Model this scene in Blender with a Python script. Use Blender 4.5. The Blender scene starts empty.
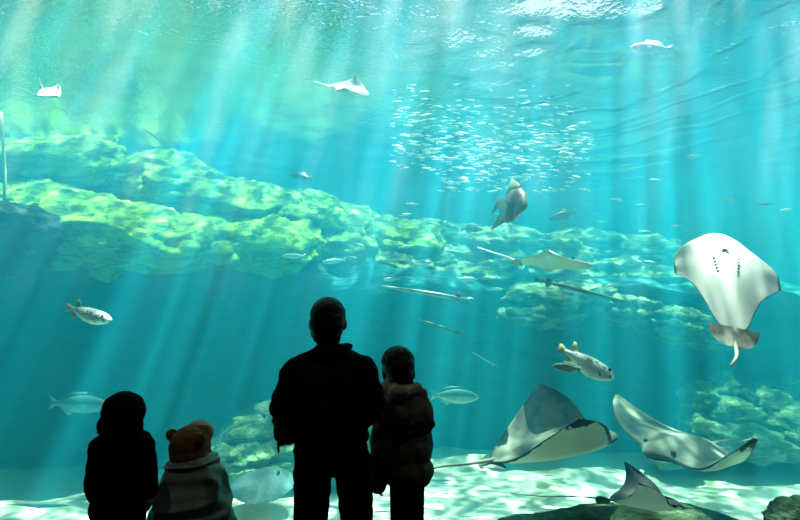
import bpy, bmesh, math, random
from mathutils import Vector, Matrix, noise

SC = bpy.context.scene
COL = SC.collection

# ------------------------------------------------------------------ camera
CAM_H = 1.5
PITCH = math.radians(7.7)
FPX = 578.0
cam_data = bpy.data.cameras.new('camera')
cam_data.sensor_width = 36.0
cam_data.lens = 36.0 * FPX / 800.0
cam_data.clip_end = 200
cam = bpy.data.objects.new('camera', cam_data)
cam.location = (0, 0, CAM_H)
cam.rotation_euler = (math.pi / 2 + PITCH, 0, 0)
COL.objects.link(cam)
SC.camera = cam


def P(px, py, Y):
    """point on the ray of pixel (px, py) at distance Y from the camera along +y"""
    u, v = (px - 400) / FPX, (260 - py) / FPX
    d = Vector((u, math.cos(PITCH) - v * math.sin(PITCH), math.sin(PITCH) + v * math.cos(PITCH)))
    return Vector((0, 0, CAM_H)) + d * (Y / d.y)


# ------------------------------------------------------------------ world
world = bpy.data.worlds.new('daylight')
SC.world = world
world.use_nodes = True
wn = world.node_tree
wn.nodes['Background'].inputs[0].default_value = (0.80, 0.95, 1.0, 1)
wn.nodes['Background'].inputs[1].default_value = 1.3

# ------------------------------------------------------------------ view
vs = SC.view_settings
vs.view_transform = 'Standard'
vs.look = 'None'
vs.gamma = 1.0
vs.use_curve_mapping = False
vs.exposure = 0.0
cy = SC.cycles
cy.use_denoising = True
cy.max_bounces = 8
cy.diffuse_bounces = 2
cy.glossy_bounces = 3
cy.transparent_max_bounces = 16
cy.volume_bounces = 0
cy.caustics_reflective = True
cy.sample_clamp_indirect = 3.0


# ------------------------------------------------------------------ node helper
class NT:
    def __init__(self, tree):
        self.t = tree

    def n(self, typ, _in=None, **kw):
        nd = self.t.nodes.new(typ)
        for k, v in kw.items():
            setattr(nd, k, v)
        for k, v in (_in or {}).items():
            s = nd.inputs[k]
            if isinstance(v, bpy.types.NodeSocket):
                self.t.links.new(v, s)
            else:
                s.default_value = v
        return nd

    def math(self, op, a, b=0.0, clamp=False):
        return self.n('ShaderNodeMath', {0: a, 1: b}, operation=op, use_clamp=clamp).outputs[0]

    def ramp(self, fac, stops):
        r = self.n('ShaderNodeValToRGB', {0: fac})
        cr = r.color_ramp
        while len(cr.elements) < len(stops):
            cr.elements.new(0.5)
        for e, (p, c) in zip(cr.elements, stops):
            e.position = p
            e.color = (*c, 1) if len(c) == 3 else c
        return r.outputs[0]

    def mix(self, f, a, b):
        m = self.n('ShaderNodeMix', data_type='RGBA')
        for idx, v in ((0, f), (6, a), (7, b)):
            if isinstance(v, bpy.types.NodeSocket):
                self.t.links.new(v, m.inputs[idx])
            else:
                m.inputs[idx].default_value = v if idx == 0 else (*v, 1)
        return m.outputs[2]


# ------------------------------------------------------------------ the sun above the pool
# One far lamp; the ripples of the pool surface focus its beam into a moving net, which the
# lamp carries as a gobo (cells in metres at the pool floor).
LAMP = Vector((0, 0, CAM_H)) + Vector((0.38, 0.722, 2.123)) * 16.0
HALL_FILL_POWER = 34.0
SUN_POWER = 122000.0
sun_d = bpy.data.lights.new('sunbeam', 'SPOT')
sun_d.energy = SUN_POWER
sun_d.spot_size = math.radians(110)
sun_d.spot_blend = 0.1
sun_d.shadow_soft_size = 0.04
sun_d.color = (1.0, 0.98, 0.92)
sun = bpy.data.objects.new('sunbeam', sun_d)
sun.location = LAMP
sun.rotation_euler = (Vector((0.5, 9.5, 0)) - LAMP).to_track_quat('-Z', 'Y').to_euler()
COL.objects.link(sun)
sun_d.use_nodes = True
g = NT(sun_d.node_tree)
em = sun_d.node_tree.nodes['Emission']
tc = g.n('ShaderNodeTexCoord')
sep = g.n('ShaderNodeSeparateXYZ', {0: tc.outputs['Normal']})
gx = g.math('MULTIPLY', g.math('DIVIDE', sep.outputs[0], sep.outputs[2]), 35.0)
gy = g.math('MULTIPLY', g.math('DIVIDE', sep.outputs[1], sep.outputs[2]), 35.0)
gv = g.n('ShaderNodeCombineXYZ', {0: gx, 1: gy}).outputs[0]
wob = g.n('ShaderNodeTexNoise', {'Vector': gv, 'Scale': 0.9, 'Detail': 2.0}, noise_dimensions='2D')
wv = g.n('ShaderNodeVectorMath', {0: wob.outputs['Color'], 1: (0.5, 0.5, 0.5)}, operation='SUBTRACT')
ws = g.n('ShaderNodeVectorMath', {0: wv.outputs[0], 'Scale': 1.3}, operation='SCALE')
gw = g.n('ShaderNodeVectorMath', {0: gv, 1: ws.outputs[0]}, operation='ADD').outputs[0]
lines = None
for sc_, k_, a_ in ((1.5, 9.0, 1.0), (3.6, 11.0, 0.8)):
    vo = g.n('ShaderNodeTexVoronoi', {'Vector': gw, 'Scale': sc_}, voronoi_dimensions='2D', feature='DISTANCE_TO_EDGE')
    e_ = g.math('MULTIPLY', g.math('POWER', 2.718, g.math('MULTIPLY', vo.outputs['Distance'], -k_)), a_)
    lines = e_ if lines is None else g.math('ADD', lines, e_)
sh = g.n('ShaderNodeTexNoise', {'Vector': gv, 'Scale': 1.5, 'Detail': 3.0, 'Roughness': 0.65}, noise_dimensions='2D')
shaft = g.ramp(sh.outputs['Fac'], [(0.36, (0.1, 0.1, 0.1)), (0.66, (1, 1, 1))])
bm_n = g.n('ShaderNodeTexNoise', {'Vector': gv, 'Scale': 3.4, 'Detail': 1.0}, noise_dimensions='2D')
beams = g.ramp(bm_n.outputs['Fac'], [(0.61, (0, 0, 0)), (0.72, (1, 1, 1))])
pat = g.math('MULTIPLY', g.math('ADD', g.math('MULTIPLY', lines, 2.4), 0.12), g.math('MULTIPLY', shaft, 1.6))
pat = g.math('ADD', pat, g.math('MULTIPLY', beams, 4.6))
sun_d.node_tree.links.new(pat, em.inputs['Strength'])
em.inputs['Color'].default_value = (1, 1, 1, 1)


# ------------------------------------------------------------------ mesh helpers
def mesh_obj(name, verts, faces, mats, parent=None, smooth=True, fmat=None):
    me = bpy.data.meshes.new(name)
    me.from_pydata([tuple(v) for v in verts], [], faces)
    if smooth:
        me.polygons.foreach_set('use_smooth', [True] * len(me.polygons))
    for m in (mats if isinstance(mats, (list, tuple)) else [mats]):
        me.materials.append(m)
    if fmat:
        me.polygons.foreach_set('material_index', fmat)
    me.update()
    o = bpy.data.objects.new(name, me)
    COL.objects.link(o)
    if parent:
        o.parent = parent
    return o


def bm_obj(name, bm, mats, parent=None, smooth=True):
    me = bpy.data.meshes.new(name)
    bmesh.ops.recalc_face_normals(bm, faces=bm.faces)
    bm.to_mesh(me)
    bm.free()
    if smooth:
        me.polygons.foreach_set('use_smooth', [True] * len(me.polygons))
    for m in (mats if isinstance(mats, (list, tuple)) else [mats]):
        me.materials.append(m)
    o = bpy.data.objects.new(name, me)
    COL.objects.link(o)
    if parent:
        o.parent = parent
    return o


def box(name, lo, hi, mat, parent=None):
    bm = bmesh.new()
    bmesh.ops.create_cube(bm, size=1)
    for v in bm.verts:
        v.co = Vector([lo[i] + (v.co[i] + .5) * (hi[i] - lo[i]) for i in range(3)])
    return bm_obj(name, bm, mat, parent, smooth=False)


def empty(name, loc=(0, 0, 0)):
    o = bpy.data.objects.new(name, None)
    o.location = loc
    o.empty_display_size = 0.1
    COL.objects.link(o)
    return o


def tag(o, label=None, cat=None, group=None, kind=None):
    for k, v in (('label', label), ('category', cat), ('group', group), ('kind', kind)):
        if v:
            o[k] = v
    return o


def copy_tree(o, parent=None):
    c = o.copy()
    COL.objects.link(c)
    c.parent = parent
    for ch in o.children:
        copy_tree(ch, c)
    return c


def new_mat(name):
    m = bpy.data.materials.new(name)
    m.use_nodes = True
    m.node_tree.nodes.clear()
    t = NT(m.node_tree)
    out = t.n('ShaderNodeOutputMaterial')
    return m, t, out


def pmat(name, col, rough=0.7, spec=0.3, var=None, vscale=8.0, bump=0.0, bscale=40.0, metal=0.0, sheen=0.0):
    """principled material with a noise-mottled colour and fine noise relief"""
    m, t, out = new_mat(name)
    c = t.n('ShaderNodeTexCoord').outputs['Object']
    b = t.n('ShaderNodeBsdfPrincipled', {'Roughness': rough, 'Specular IOR Level': spec, 'Metallic': metal})
    if sheen:
        b.inputs['Sheen Weight'].default_value = sheen
    if var:
        nz = t.n('ShaderNodeTexNoise', {'Vector': c, 'Scale': vscale, 'Detail': 4.0})
        f = t.ramp(nz.outputs['Fac'], [(0.35, (0, 0, 0)), (0.65, (1, 1, 1))])
        m.node_tree.links.new(t.mix(f, col, var), b.inputs['Base Color'])
    else:
        b.inputs['Base Color'].default_value = (*col, 1)
    if bump:
        nb = t.n('ShaderNodeTexNoise', {'Vector': c, 'Scale': bscale, 'Detail': 3.0})
        bp = t.n('ShaderNodeBump', {'Strength': bump, 'Distance': 0.02, 'Height': nb.outputs['Fac']})
        m.node_tree.links.new(bp.outputs[0], b.inputs['Normal'])
    m.node_tree.links.new(b.outputs[0], out.inputs[0])
    return m


# ------------------------------------------------------------------ the viewing hall
M_HALL = pmat('dark_hall_paint', (0.02, 0.022, 0.025), 0.9, 0.1, var=(0.028, 0.03, 0.032))
M_CARPET = pmat('dark_carpet', (0.018, 0.02, 0.025), 1.0, 0.05, var=(0.03, 0.03, 0.035), vscale=30, bump=0.4, bscale=250)
M_FRAME = pmat('window_surround_concrete', (0.03, 0.035, 0.04), 0.8, 0.2, var=(0.04, 0.045, 0.05), vscale=5, bump=0.2)
HX, HY0, HZ = 7.0, -5.0, 5.6
PANE_Y = 4.0
GLARE_VEIL = 0.07
SURF = 5.0
SAND = -0.5
TX = 15.0
for nm, lo, hi, m in (
        ('floor', (-HX, HY0, -0.2), (HX, PANE_Y, 0.0), M_CARPET),
        ('ceiling', (-HX - .3, HY0 - .3, HZ), (HX + .3, PANE_Y, HZ + 0.2), M_HALL),
        ('wall_left', (-HX - 0.3, HY0, -0.2), (-HX, PANE_Y, HZ), M_HALL),
        ('wall_right', (HX, HY0, -0.2), (HX + 0.3, PANE_Y, HZ), M_HALL),
        ('wall_back', (-HX - .3, HY0 - 0.3, -0.2), (HX + .3, HY0, HZ), M_HALL)):
    tag(box(nm, lo, hi, m), kind='structure')
# the front wall frames the great window: sill, head and two jambs
for i, (lo, hi) in enumerate((((-TX, PANE_Y, -1.2), (TX, PANE_Y + 0.3, 0.02)),
                              ((-TX, PANE_Y, 5.2), (TX, PANE_Y + 0.3, 8.0)),
                              ((-TX, PANE_Y, 0.02), (-6.6, PANE_Y + 0.3, 5.2)),
                              ((6.6, PANE_Y, 0.02), (TX, PANE_Y + 0.3, 5.2)))):
    tag(box('trim_%d' % (i + 1), lo, hi, M_FRAME), kind='structure')

# acrylic pane
m, t, out = new_mat('clear_acrylic')
fr = t.n('ShaderNodeFresnel', {'IOR': 1.33})
tr = t.n('ShaderNodeBsdfTransparent', {'Color': (0.97, 0.99, 0.985, 1)})
gl = t.n('ShaderNodeBsdfGlossy', {'Roughness': 0.02, 'Color': (1, 1, 1, 1)})
# light from the water steeper than the critical angle is turned back at the far face of the acrylic
bk = t.n('ShaderNodeNewGeometry').outputs['Backfacing']
lw = t.n('ShaderNodeLayerWeight', {'Blend': 0.5})
tir = t.n('ShaderNodeMapRange', {0: lw.outputs['Facing'], 1: 0.58, 2: 0.66, 3: 0.0, 4: 1.0})
ff = t.math('ADD', t.math('MULTIPLY', t.math('SUBTRACT', 1.0, bk), t.math('MULTIPLY', fr.outputs[0], 0.7)), t.math('MULTIPLY', bk, tir.outputs[0]))
mx = t.n('ShaderNodeMixShader', {0: ff, 1: tr.outputs[0], 2: gl.outputs[0]})
# milky glare painted into the acrylic as translucency, strongest towards the waterline
co = t.n('ShaderNodeTexCoord').outputs['Object']
sz = t.n('ShaderNodeSeparateXYZ', {0: co})
bn = t.n('ShaderNodeTexNoise', {'Vector': co, 'Scale': 1.2, 'Detail': 4.0})
hz_ = t.n('ShaderNodeMapRange', {0: t.math('ADD', sz.outputs[2], bn.outputs['Fac']), 1: 2.2, 2: 4.4, 3: 0.002, 4: GLARE_VEIL})
tl = t.n('ShaderNodeBsdfTranslucent', {'Color': (1, 1, 1, 1)})
mf = t.n('ShaderNodeMixShader', {0: hz_.outputs[0], 1: mx.outputs[0], 2: tl.outputs[0]})
m.node_tree.links.new(mf.outputs[0], out.inputs[0])
pane = box('window_1', (-6.6, PANE_Y + 0.05, 0.02), (6.6, PANE_Y + 0.2, 5.2), m)
tag(pane, kind='structure')

# ------------------------------------------------------------------ the tank
def fbm(p, octv=4, h=0.5):
    s, a, f = 0.0, 1.0, 1.0
    for _ in range(octv):
        s += a * noise.noise(p * f)
        a *= h
        f *= 2.03
    return s


# sand
m, t, out = new_mat('white_coral_sand')
c = t.n('ShaderNodeTexCoord').outputs['Object']
n1 = t.n('ShaderNodeTexNoise', {'Vector': c, 'Scale': 1.5, 'Detail': 5.0})
n2 = t.n('ShaderNodeTexNoise', {'Vector': c, 'Scale': 120.0, 'Detail': 2.0})
colr = t.ramp(n1.outputs['Fac'], [(0.3, (0.78, 0.76, 0.68)), (0.7, (0.88, 0.86, 0.80))])
b = t.n('ShaderNodeBsdfPrincipled', {'Base Color': colr, 'Roughness': 0.95, 'Specular IOR Level': 0.1})
bp = t.n('ShaderNodeBump', {'Strength': 0.3, 'Distance': 0.01, 'Height': n2.outputs['Fac']})
m.node_tree.links.new(bp.outputs[0], b.inputs['Normal'])
m.node_tree.links.new(b.outputs[0], out.inputs[0])
M_SAND = m


def sand_z(x, y):
    return SAND + 0.09 * noise.noise(Vector((x * .6, y * .7, 3))) + 0.035 * noise.noise(Vector((x * 2.2, y * 2.6, 9))) \
        + 0.012 * math.sin(y * 9 + 3 * noise.noise(Vector((x * .8, y * .8, 1)))) + 0.077 * max(0, y - 7.2) / (1 + math.exp(-(x + 1.5) * 2))


def grid_mesh(name, xs, ys, zf, mat):
    vs_, fs = [], []
    nx = len(xs)
    for y in ys:
        for x in xs:
            r = zf(x, y)
            vs_.append(r if isinstance(r, Vector) else (x, y, r))
    for j in range(len(ys) - 1):
        for i in range(nx - 1):
            a = j * nx + i
            fs.append((a, a + 1, a + nx + 1, a + nx))
    return mesh_obj(name, vs_, fs, mat)


def lin(a, b, n):
    return [a + (b - a) * i / (n - 1) for i in range(n)]


o = grid_mesh('floor_sand', lin(-11, 11, 180), lin(PANE_Y + .3, 11.0, 90), sand_z, M_SAND)
tag(o, kind='structure')

# algae-covered rock
def rock_mat(name, lo, mid, hi, scale=2.2):
    m, t, out = new_mat(name)
    c = t.n('ShaderNodeTexCoord').outputs['Object']
    n1 = t.n('ShaderNodeTexNoise', {'Vector': c, 'Scale': scale, 'Detail': 7.0, 'Roughness': 0.65, 'Distortion': 0.6})
    n2 = t.n('ShaderNodeTexNoise', {'Vector': c, 'Scale': scale * 9, 'Detail': 4.0, 'Roughness': 0.7})
    mp = t.n('ShaderNodeMapping', {'Vector': c, 'Rotation': (0.12, 0.22, 0.0), 'Scale': (1.0, 1.0, 6.5)})
    n3 = t.n('ShaderNodeTexNoise', {'Vector': mp.outputs[0], 'Scale': scale * 0.9, 'Detail': 6.0, 'Roughness': 0.68, 'Distortion': 0.8})
    f = t.math('ADD', t.math('ADD', t.math('MULTIPLY', n1.outputs['Fac'], 0.32), t.math('MULTIPLY', n3.outputs['Fac'], 0.50)), t.math('MULTIPLY', n2.outputs['Fac'], 0.18))
    colr = t.ramp(f, [(0.40, lo), (0.5, mid), (0.60, hi)])
    b = t.n('ShaderNodeBsdfPrincipled', {'Base Color': colr, 'Roughness': 0.9, 'Specular IOR Level': 0.15})
    bp = t.n('ShaderNodeBump', {'Strength': 1.0, 'Distance': 0.30, 'Height': f})
    m.node_tree.links.new(bp.outputs[0], b.inputs['Normal'])
    m.node_tree.links.new(b.outputs[0], out.inputs[0])
    return m


M_ALGAE = rock_mat('algae_green_rock', (0.05, 0.12, 0.05), (0.32, 0.70, 0.09), (0.58, 0.96, 0.14))
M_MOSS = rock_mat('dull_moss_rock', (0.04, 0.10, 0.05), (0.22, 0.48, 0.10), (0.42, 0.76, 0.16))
M_TEAL_ROCK = rock_mat('grey_green_rock', (0.05, 0.09, 0.07), (0.20, 0.34, 0.18), (0.55, 0.74, 0.42))
M_SHADOW_ROCK = rock_mat('shadow_toned_rock', (0.015, 0.025, 0.028), (0.03, 0.05, 0.05), (0.06, 0.10, 0.08), 0.9)  # shadow on the near left boulder, put into its rock colour

# rear rock face below the reef shelf, the shelf itself and the far rim
def rear(u, v):
    # u: x, v: 0..1 profile from the sand up the face and back over the shelf to the far rim
    prof = [(0, 9.4, -0.7), (0.25, 9.75, 0.5), (0.42, 9.7, 1.7), (0.5, 9.25, 2.15), (0.56, 9.6, 2.35), (0.75, 12.0, 2.35), (0.9, 14.5, 2.6), (0.95, 15.5, 3.2), (1.0, 16.0, 6.5)]
    for (a, y0, z0), (b_, y1, z1) in zip(prof, prof[1:]):
        if v <= b_ + 1e-9:
            f = (v - a) / (b_ - a)
            y, z = y0 + (y1 - y0) * f, z0 + (z1 - z0) * f
            break
    left = 1 / (1 + math.exp((u + 1.2) / 0.9))
    if v > 0.42:
        rise = min(1, (v - 0.42) / 0.33)
        z += left * 2.0 * rise * (1 if v < .9 else .4)
    p = Vector((u * .55, y * .55, z * .75))
    d = 0.45 * fbm(p, 5)
    y += d * (0.8 if v > 0.02 else 0)
    z += 0.35 * fbm(p + Vector((7, 3, 1)), 5) * (1 if 0.1 < v < 0.9 else 0.3)
    return Vector((u, y, z))


M_FACE = rock_mat('blue_grey_rock_face', (0.02, 0.16, 0.20), (0.03, 0.19, 0.23), (0.04, 0.22, 0.26), 0.7)
o = grid_mesh('rock_face', lin(-TX, TX, 220), lin(0, 1, 90), rear, M_FACE)
tag(o, kind='structure')
M_TANKWALL = pmat('tank_side_concrete', (0.05, 0.09, 0.085), 0.9, 0.1, var=(0.08, 0.13, 0.11), vscale=1.5, bump=0.3, bscale=8)
tag(box('wall_tank_left', (-TX - .3, PANE_Y, -1.2), (-TX, 16.6, 8.0), M_TANKWALL), kind='structure')
tag(box('wall_tank_right', (TX, PANE_Y, -1.2), (TX + .3, 16.6, 8.0), M_TANKWALL), kind='structure')
tag(box('wall_tank_far', (-TX, 16.5, -1.2), (TX, 16.8, 8.0), M_TANKWALL), kind='structure')

tag(box('pool_shade_slab', (-TX - .3, 13.0, 7.0), (TX + .3, 16.8, 7.3), M_TANKWALL), kind='structure')  # unseen slab added to keep the sun off the far water

# water surface seen from below
m, t, out = new_mat('rippled_water_surface')
c = t.n('ShaderNodeTexCoord').outputs['Object']
nb = t.n('ShaderNodeTexNoise', {'Vector': c, 'Scale': 4.0, 'Detail': 3.0, 'Distortion': 0.5})
cs = t.n('ShaderNodeVectorMath', {0: c, 1: (-1.2, -6.3, -SURF)}, operation='ADD').outputs[0]
wn_ = t.n('ShaderNodeTexNoise', {'Vector': cs, 'Scale': 0.55, 'Detail': 2.0})
wd = t.n('ShaderNodeVectorMath', {0: wn_.outputs['Color'], 'Scale': 1.6}, operation='SCALE').outputs[0]
cs2 = t.n('ShaderNodeVectorMath', {0: cs, 1: wd}, operation='ADD').outputs[0]
rl = t.n('ShaderNodeVectorMath', {0: cs2, 1: (1, 1, 0)}, operation='MULTIPLY').outputs[0]
rl = t.n('ShaderNodeVectorMath', {0: rl}, operation='LENGTH').outputs['Value']
sn = t.math('MULTIPLY', t.math('ADD', t.math('SINE', t.math('MULTIPLY', rl, 8.5)), 1.0), 0.5)
sx_ = t.n('ShaderNodeSeparateXYZ', {0: cs})
msk = t.math('MULTIPLY', t.math('ADD', sx_.outputs[0], 0.3), 0.9, clamp=True)
crest = t.math('MULTIPLY', t.math('POWER', sn, 12.0), msk)
nf_ = t.n('ShaderNodeTexNoise', {'Vector': c, 'Scale': 17.0, 'Detail': 2.0})
hsum = t.math('ADD', t.math('ADD', t.math('MULTIPLY', nb.outputs['Fac'], 0.05), t.math('MULTIPLY', nf_.outputs['Fac'], 0.05)), t.math('MULTIPLY', crest, 0.07))
cd_ = t.n('ShaderNodeVectorMath', {0: t.n('ShaderNodeVectorMath', {0: c, 1: (-2.75, -6.9, -SURF)}, operation='ADD').outputs[0], 1: (0.87, 1.05, 0)}, operation='MULTIPLY').outputs[0]
cl_ = t.n('ShaderNodeMapRange', {0: t.n('ShaderNodeVectorMath', {0: cd_}, operation='LENGTH').outputs['Value'], 1: 0.65, 2: 1.1, 3: 0.06, 4: 1.0})
hsum = t.math('MULTIPLY', hsum, cl_.outputs[0])
bp = t.n('ShaderNodeBump', {'Strength': 0.4, 'Distance': 1.0, 'Height': hsum})
fr = t.n('ShaderNodeFresnel', {'IOR': 1.33, 'Normal': bp.outputs[0]})
tr = t.n('ShaderNodeBsdfTransparent', {'Color': (1, 1, 1, 1)})
gl = t.n('ShaderNodeBsdfGlossy', {'Roughness': 0.12, 'Color': (0.56, 0.58, 0.58, 1), 'Normal': bp.outputs[0]})
mx = t.n('ShaderNodeMixShader', {0: fr.outputs[0], 1: tr.outputs[0], 2: gl.outputs[0]})
m.node_tree.links.new(mx.outputs[0], out.inputs[0])


def wave(x, y):
    w = 0.028 * noise.noise(Vector((x * .9, y * .9, 2))) + 0.02 * noise.noise(Vector((x * 2.3, y * 2.3, 5)))
    r = math.hypot(x - 3.0, y - 6.0)
    chop = math.exp(-((x - 1.6) ** 2 / 1.8 + (y - 6.3) ** 2 / 1.6))
    calm = min(1, max(0, math.hypot((x - 2.75) / 1.15, (y - 6.9) / 0.95) - .6) * 2)
    chop *= calm
    w += chop * 0.11 * noise.noise(Vector((x * 3.1, y * 3.1, 15)))
    return SURF + w + 0.010 * math.sin(r * 7 + 2 * noise.noise(Vector((x * .4, y * .4, 8)))) * (1 if x > -1 else max(0, 1 + (x + 1) / 2))


o = grid_mesh('water_surface', lin(-TX + .03, TX - .03, 300), lin(PANE_Y + .33, 16.46, 220), wave, m)
tag(o, 'rippled underside of the pool surface above the reef', 'water surface', kind='stuff')

# the body of water
m, t, out = new_mat('sea_water')
SCAT = (0.003, 0.100, 0.160)
ABSO = (0.200, 0.032, 0.018)
def coeff(node, rgb):
    d_ = max(rgb)
    return t.n(node, {'Color': tuple(x / d_ for x in rgb) + (1,), 'Density': d_})
vsn = coeff('ShaderNodeVolumeScatter', SCAT)
vsn.inputs['Anisotropy'].default_value = 0.0
va = t.n('ShaderNodeVolumeAbsorption')
d_ = max(ABSO)
va.inputs['Color'].default_value = tuple(1 - x / d_ for x in ABSO) + (1,)
va.inputs['Density'].default_value = d_
ad = t.n('ShaderNodeAddShader', {0: vsn.outputs[0], 1: va.outputs[0]})
m.node_tree.links.new(ad.outputs[0], out.inputs['Volume'])
m.cycles.homogeneous_volume = True
o = box('sea_water', (-TX + .01, PANE_Y + .31, -1.1), (TX - .01, 16.29, SURF - .12), m)
tag(o, 'clear blue-green sea water filling the great tank', 'water', kind='stuff')

# ------------------------------------------------------------------ reef rocks
def rock_mesh(name, size, seed, mat, sub=5, strata=0.5, rough=0.35, tilt=0.0, boxy=0.35):
    """a boulder of half-extents size, laid down in ledges: ridged noise stretched along the beds"""
    bm = bmesh.new()
    bmesh.ops.create_icosphere(bm, subdivisions=sub, radius=1)
    rnd = random.Random(seed)
    off = Vector((rnd.uniform(-50, 50), rnd.uniform(-50, 50), rnd.uniform(-50, 50)))
    sx, sy, sz = size
    ref = (sx * sy * sz) ** (1 / 3)
    rt = Matrix.Rotation(tilt, 3, 'Y')
    for v in bm.verts:
        n = v.co.normalized()
        k = max(abs(n.x), abs(n.y), abs(n.z))
        q = n * ((1 - boxy) + boxy / k * 0.85)
        p = Vector((q.x * sx, q.y * sy, q.z * sz))
        w = p / ref + off
        d = rough * 0.62 * fbm(w * 0.9, 5, 0.6)
        d += rough * 0.35 * (abs(noise.noise(w * 1.8 + Vector((4, 4, 4)))) - 0.25)
        # bedding: ledges that step in and out with height
        bed = w.z * 3.2 + 0.9 * noise.noise(Vector((w.x * .8, w.y * .8, w.z * .4)))
        d += strata * 0.16 * (abs((bed % 1.0) - 0.5) * 2 - 0.5)
        d += rough * 0.26 * fbm(Vector((w.x * 4.5, w.y * 4.5, w.z * 6)), 4, 0.65) + 0.05 * strata * abs(noise.noise(Vector((w.x * 3, w.y * 3, w.z * 9))))
        p = p + Vector((n.x, n.y, n.z * 0.6)) * d * ref
        v.co = rt @ p
    me = bpy.data.meshes.new(name)
    bm.to_mesh(me)
    bm.free()
    me.polygons.foreach_set('use_smooth', [True] * len(me.polygons))
    me.materials.append(mat)
    return me


def rock(name, px, py, Y, wpx, hpx, dep, seed, mat, parent=None, lean=0.0, **kw):
    k = Y / FPX * 0.5
    me = rock_mesh(name, (wpx * k, dep * 0.5, hpx * k), seed, mat, **kw)
    o = bpy.data.objects.new(name, me)
    o.location = P(px, py, Y)
    o.rotation_euler = (lean, 0, 0)
    COL.objects.link(o)
    if parent:
        o.parent = parent
    return o


def root(name, label, cat, group=None, kind=None):
    e = empty(name)
    return tag(e, label, cat, group, kind)


# the big green reef slope
reef = root('rock_reef', 'algae-green rock reef in sloping ledges above a shaded hollow', 'reef')
for i, a in enumerate((
        # px, py, Y, w, h, depth, tilt
        (50, 166, 9.5, 150, 84, 1.9, 0.0),
        (150, 184, 9.9, 150, 80, 2.0, 0.1),
        (30, 206, 8.7, 130, 58, 1.6, 0.05),
        (112, 230, 8.5, 220, 80, 1.8, 0.22),
        (215, 200, 9.7, 170, 70, 2.0, 0.25),
        (245, 238, 9.2, 170, 66, 1.6, 0.12),
        (185, 246, 8.8, 130, 36, 1.4, 0.10),
        (305, 218, 10.2, 160, 62, 2.0, 0.25),
        (330, 244, 9.9, 110, 50, 1.4, 0.15),
        (385, 238, 10.6, 130, 56, 1.8, 0.15),
        (106, 266, 8.3, 30, 40, 0.5, 0.3),
        (70, 256, 8.5, 110, 22, 1.0, 0.05),
        (-55, 190, 9.2, 120, 90, 1.8, 0.0),
        (-70, 252, 8.3, 130, 60, 1.6, 0.0),
        (262, 256, 9.1, 120, 26, 1.0, -0.05),
)):
    px_, py_, Y_, w_, h_, d_, ti_ = a
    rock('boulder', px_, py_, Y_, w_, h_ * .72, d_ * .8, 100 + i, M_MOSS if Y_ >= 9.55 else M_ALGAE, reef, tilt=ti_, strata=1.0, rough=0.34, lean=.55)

rock('boulder', 8, 240, 7.5, 96, 80, 1.0, 150, M_SHADOW_ROCK, reef, strata=.5, rough=.3)
ledge = root('rock_ledge', 'pale broken rock ledge running along the rim of the dark hollow', 'reef')
for i, a in enumerate((
        (392, 266, 10.0, 90, 26, 1.0, 0.1),
        (445, 276, 10.2, 110, 26, 1.0, 0.05),
        (450, 246, 11.5, 150, 44, 1.8, 0.1),
        (420, 262, 10.6, 90, 30, 1.0, 0.1),
        (520, 250, 12.0, 150, 42, 1.8, 0.0),
        (610, 252, 12.4, 150, 40, 1.8, 0.1),
        (575, 272, 11.6, 150, 40, 1.6, 0.0),
        (660, 285, 11.4, 120, 36, 1.4, 0.1),
        (486, 272, 11.0, 90, 32, 1.2, -0.2),
        (558, 300, 9.3, 110, 36, 0.9, -0.05),
        (540, 316, 9.1, 90, 20, 0.7, 0.0),
        (620, 306, 9.4, 90, 34, 0.9, 0.12),
        (672, 322, 9.3, 90, 34, 0.9, 0.2),
        (715, 300, 10.4, 90, 28, 1.0, 0.2),
        (700, 338, 9.3, 50, 20, 0.6, 0.2),
)):
    px_, py_, Y_, w_, h_, d_, ti_ = a
    rock('boulder', px_, py_, Y_, w_, h_, d_, 200 + i, M_TEAL_ROCK, ledge, tilt=ti_, strata=1.2, rough=0.45, boxy=.2, lean=.35)

outr = root('rock_outcrop', 'heap of rubble rocks on the sand under the tall wall behind the two big rays', 'rocks')
rnd = random.Random(5)
for i, (px_, py_, Y_, w_, h_) in enumerate((
        (705, 400, 9.0, 44, 34), (735, 420, 8.8, 60, 40), (770, 415, 9.2, 60, 44), (712, 438, 8.6, 60, 34), (760, 444, 8.4, 70, 32),
        (800, 432, 8.7, 60, 44), (690, 425, 9.0, 40, 30), (720, 386, 9.3, 34, 26), (830, 440, 8.4, 70, 60), (788, 398, 9.4, 50, 34),
        (740, 396, 9.2, 30, 24), (670, 448, 8.6, 50, 24))):
    rock('stone', px_, py_, Y_, w_, h_, 0.5 + .2 * (i % 3), 300 + i, M_TEAL_ROCK, outr, sub=4, tilt=rnd.uniform(-.4, .4), rough=.6, boxy=.2, strata=.9, lean=.3)

outl = root('rock_outcrop', 'layered low rock outcrop on the sand beside the man with the bag', 'rocks')
for i, (px_, py_, Y_, w_, h_, d_) in enumerate((
        (285, 432, 8.6, 110, 64, 1.0), (258, 446, 8.3, 90, 52, .9), (300, 458, 8.1, 130, 52, .9), (238, 462, 7.9, 80, 36, .8), (335, 440, 8.7, 100, 80, 1.0), (216, 458, 8.3, 50, 32, .6))):
    rock('stone', px_, py_, Y_, w_, h_, d_, 400 + i, M_TEAL_ROCK, outl, tilt=-.12, strata=1.2, rough=.36, lean=.3)

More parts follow.
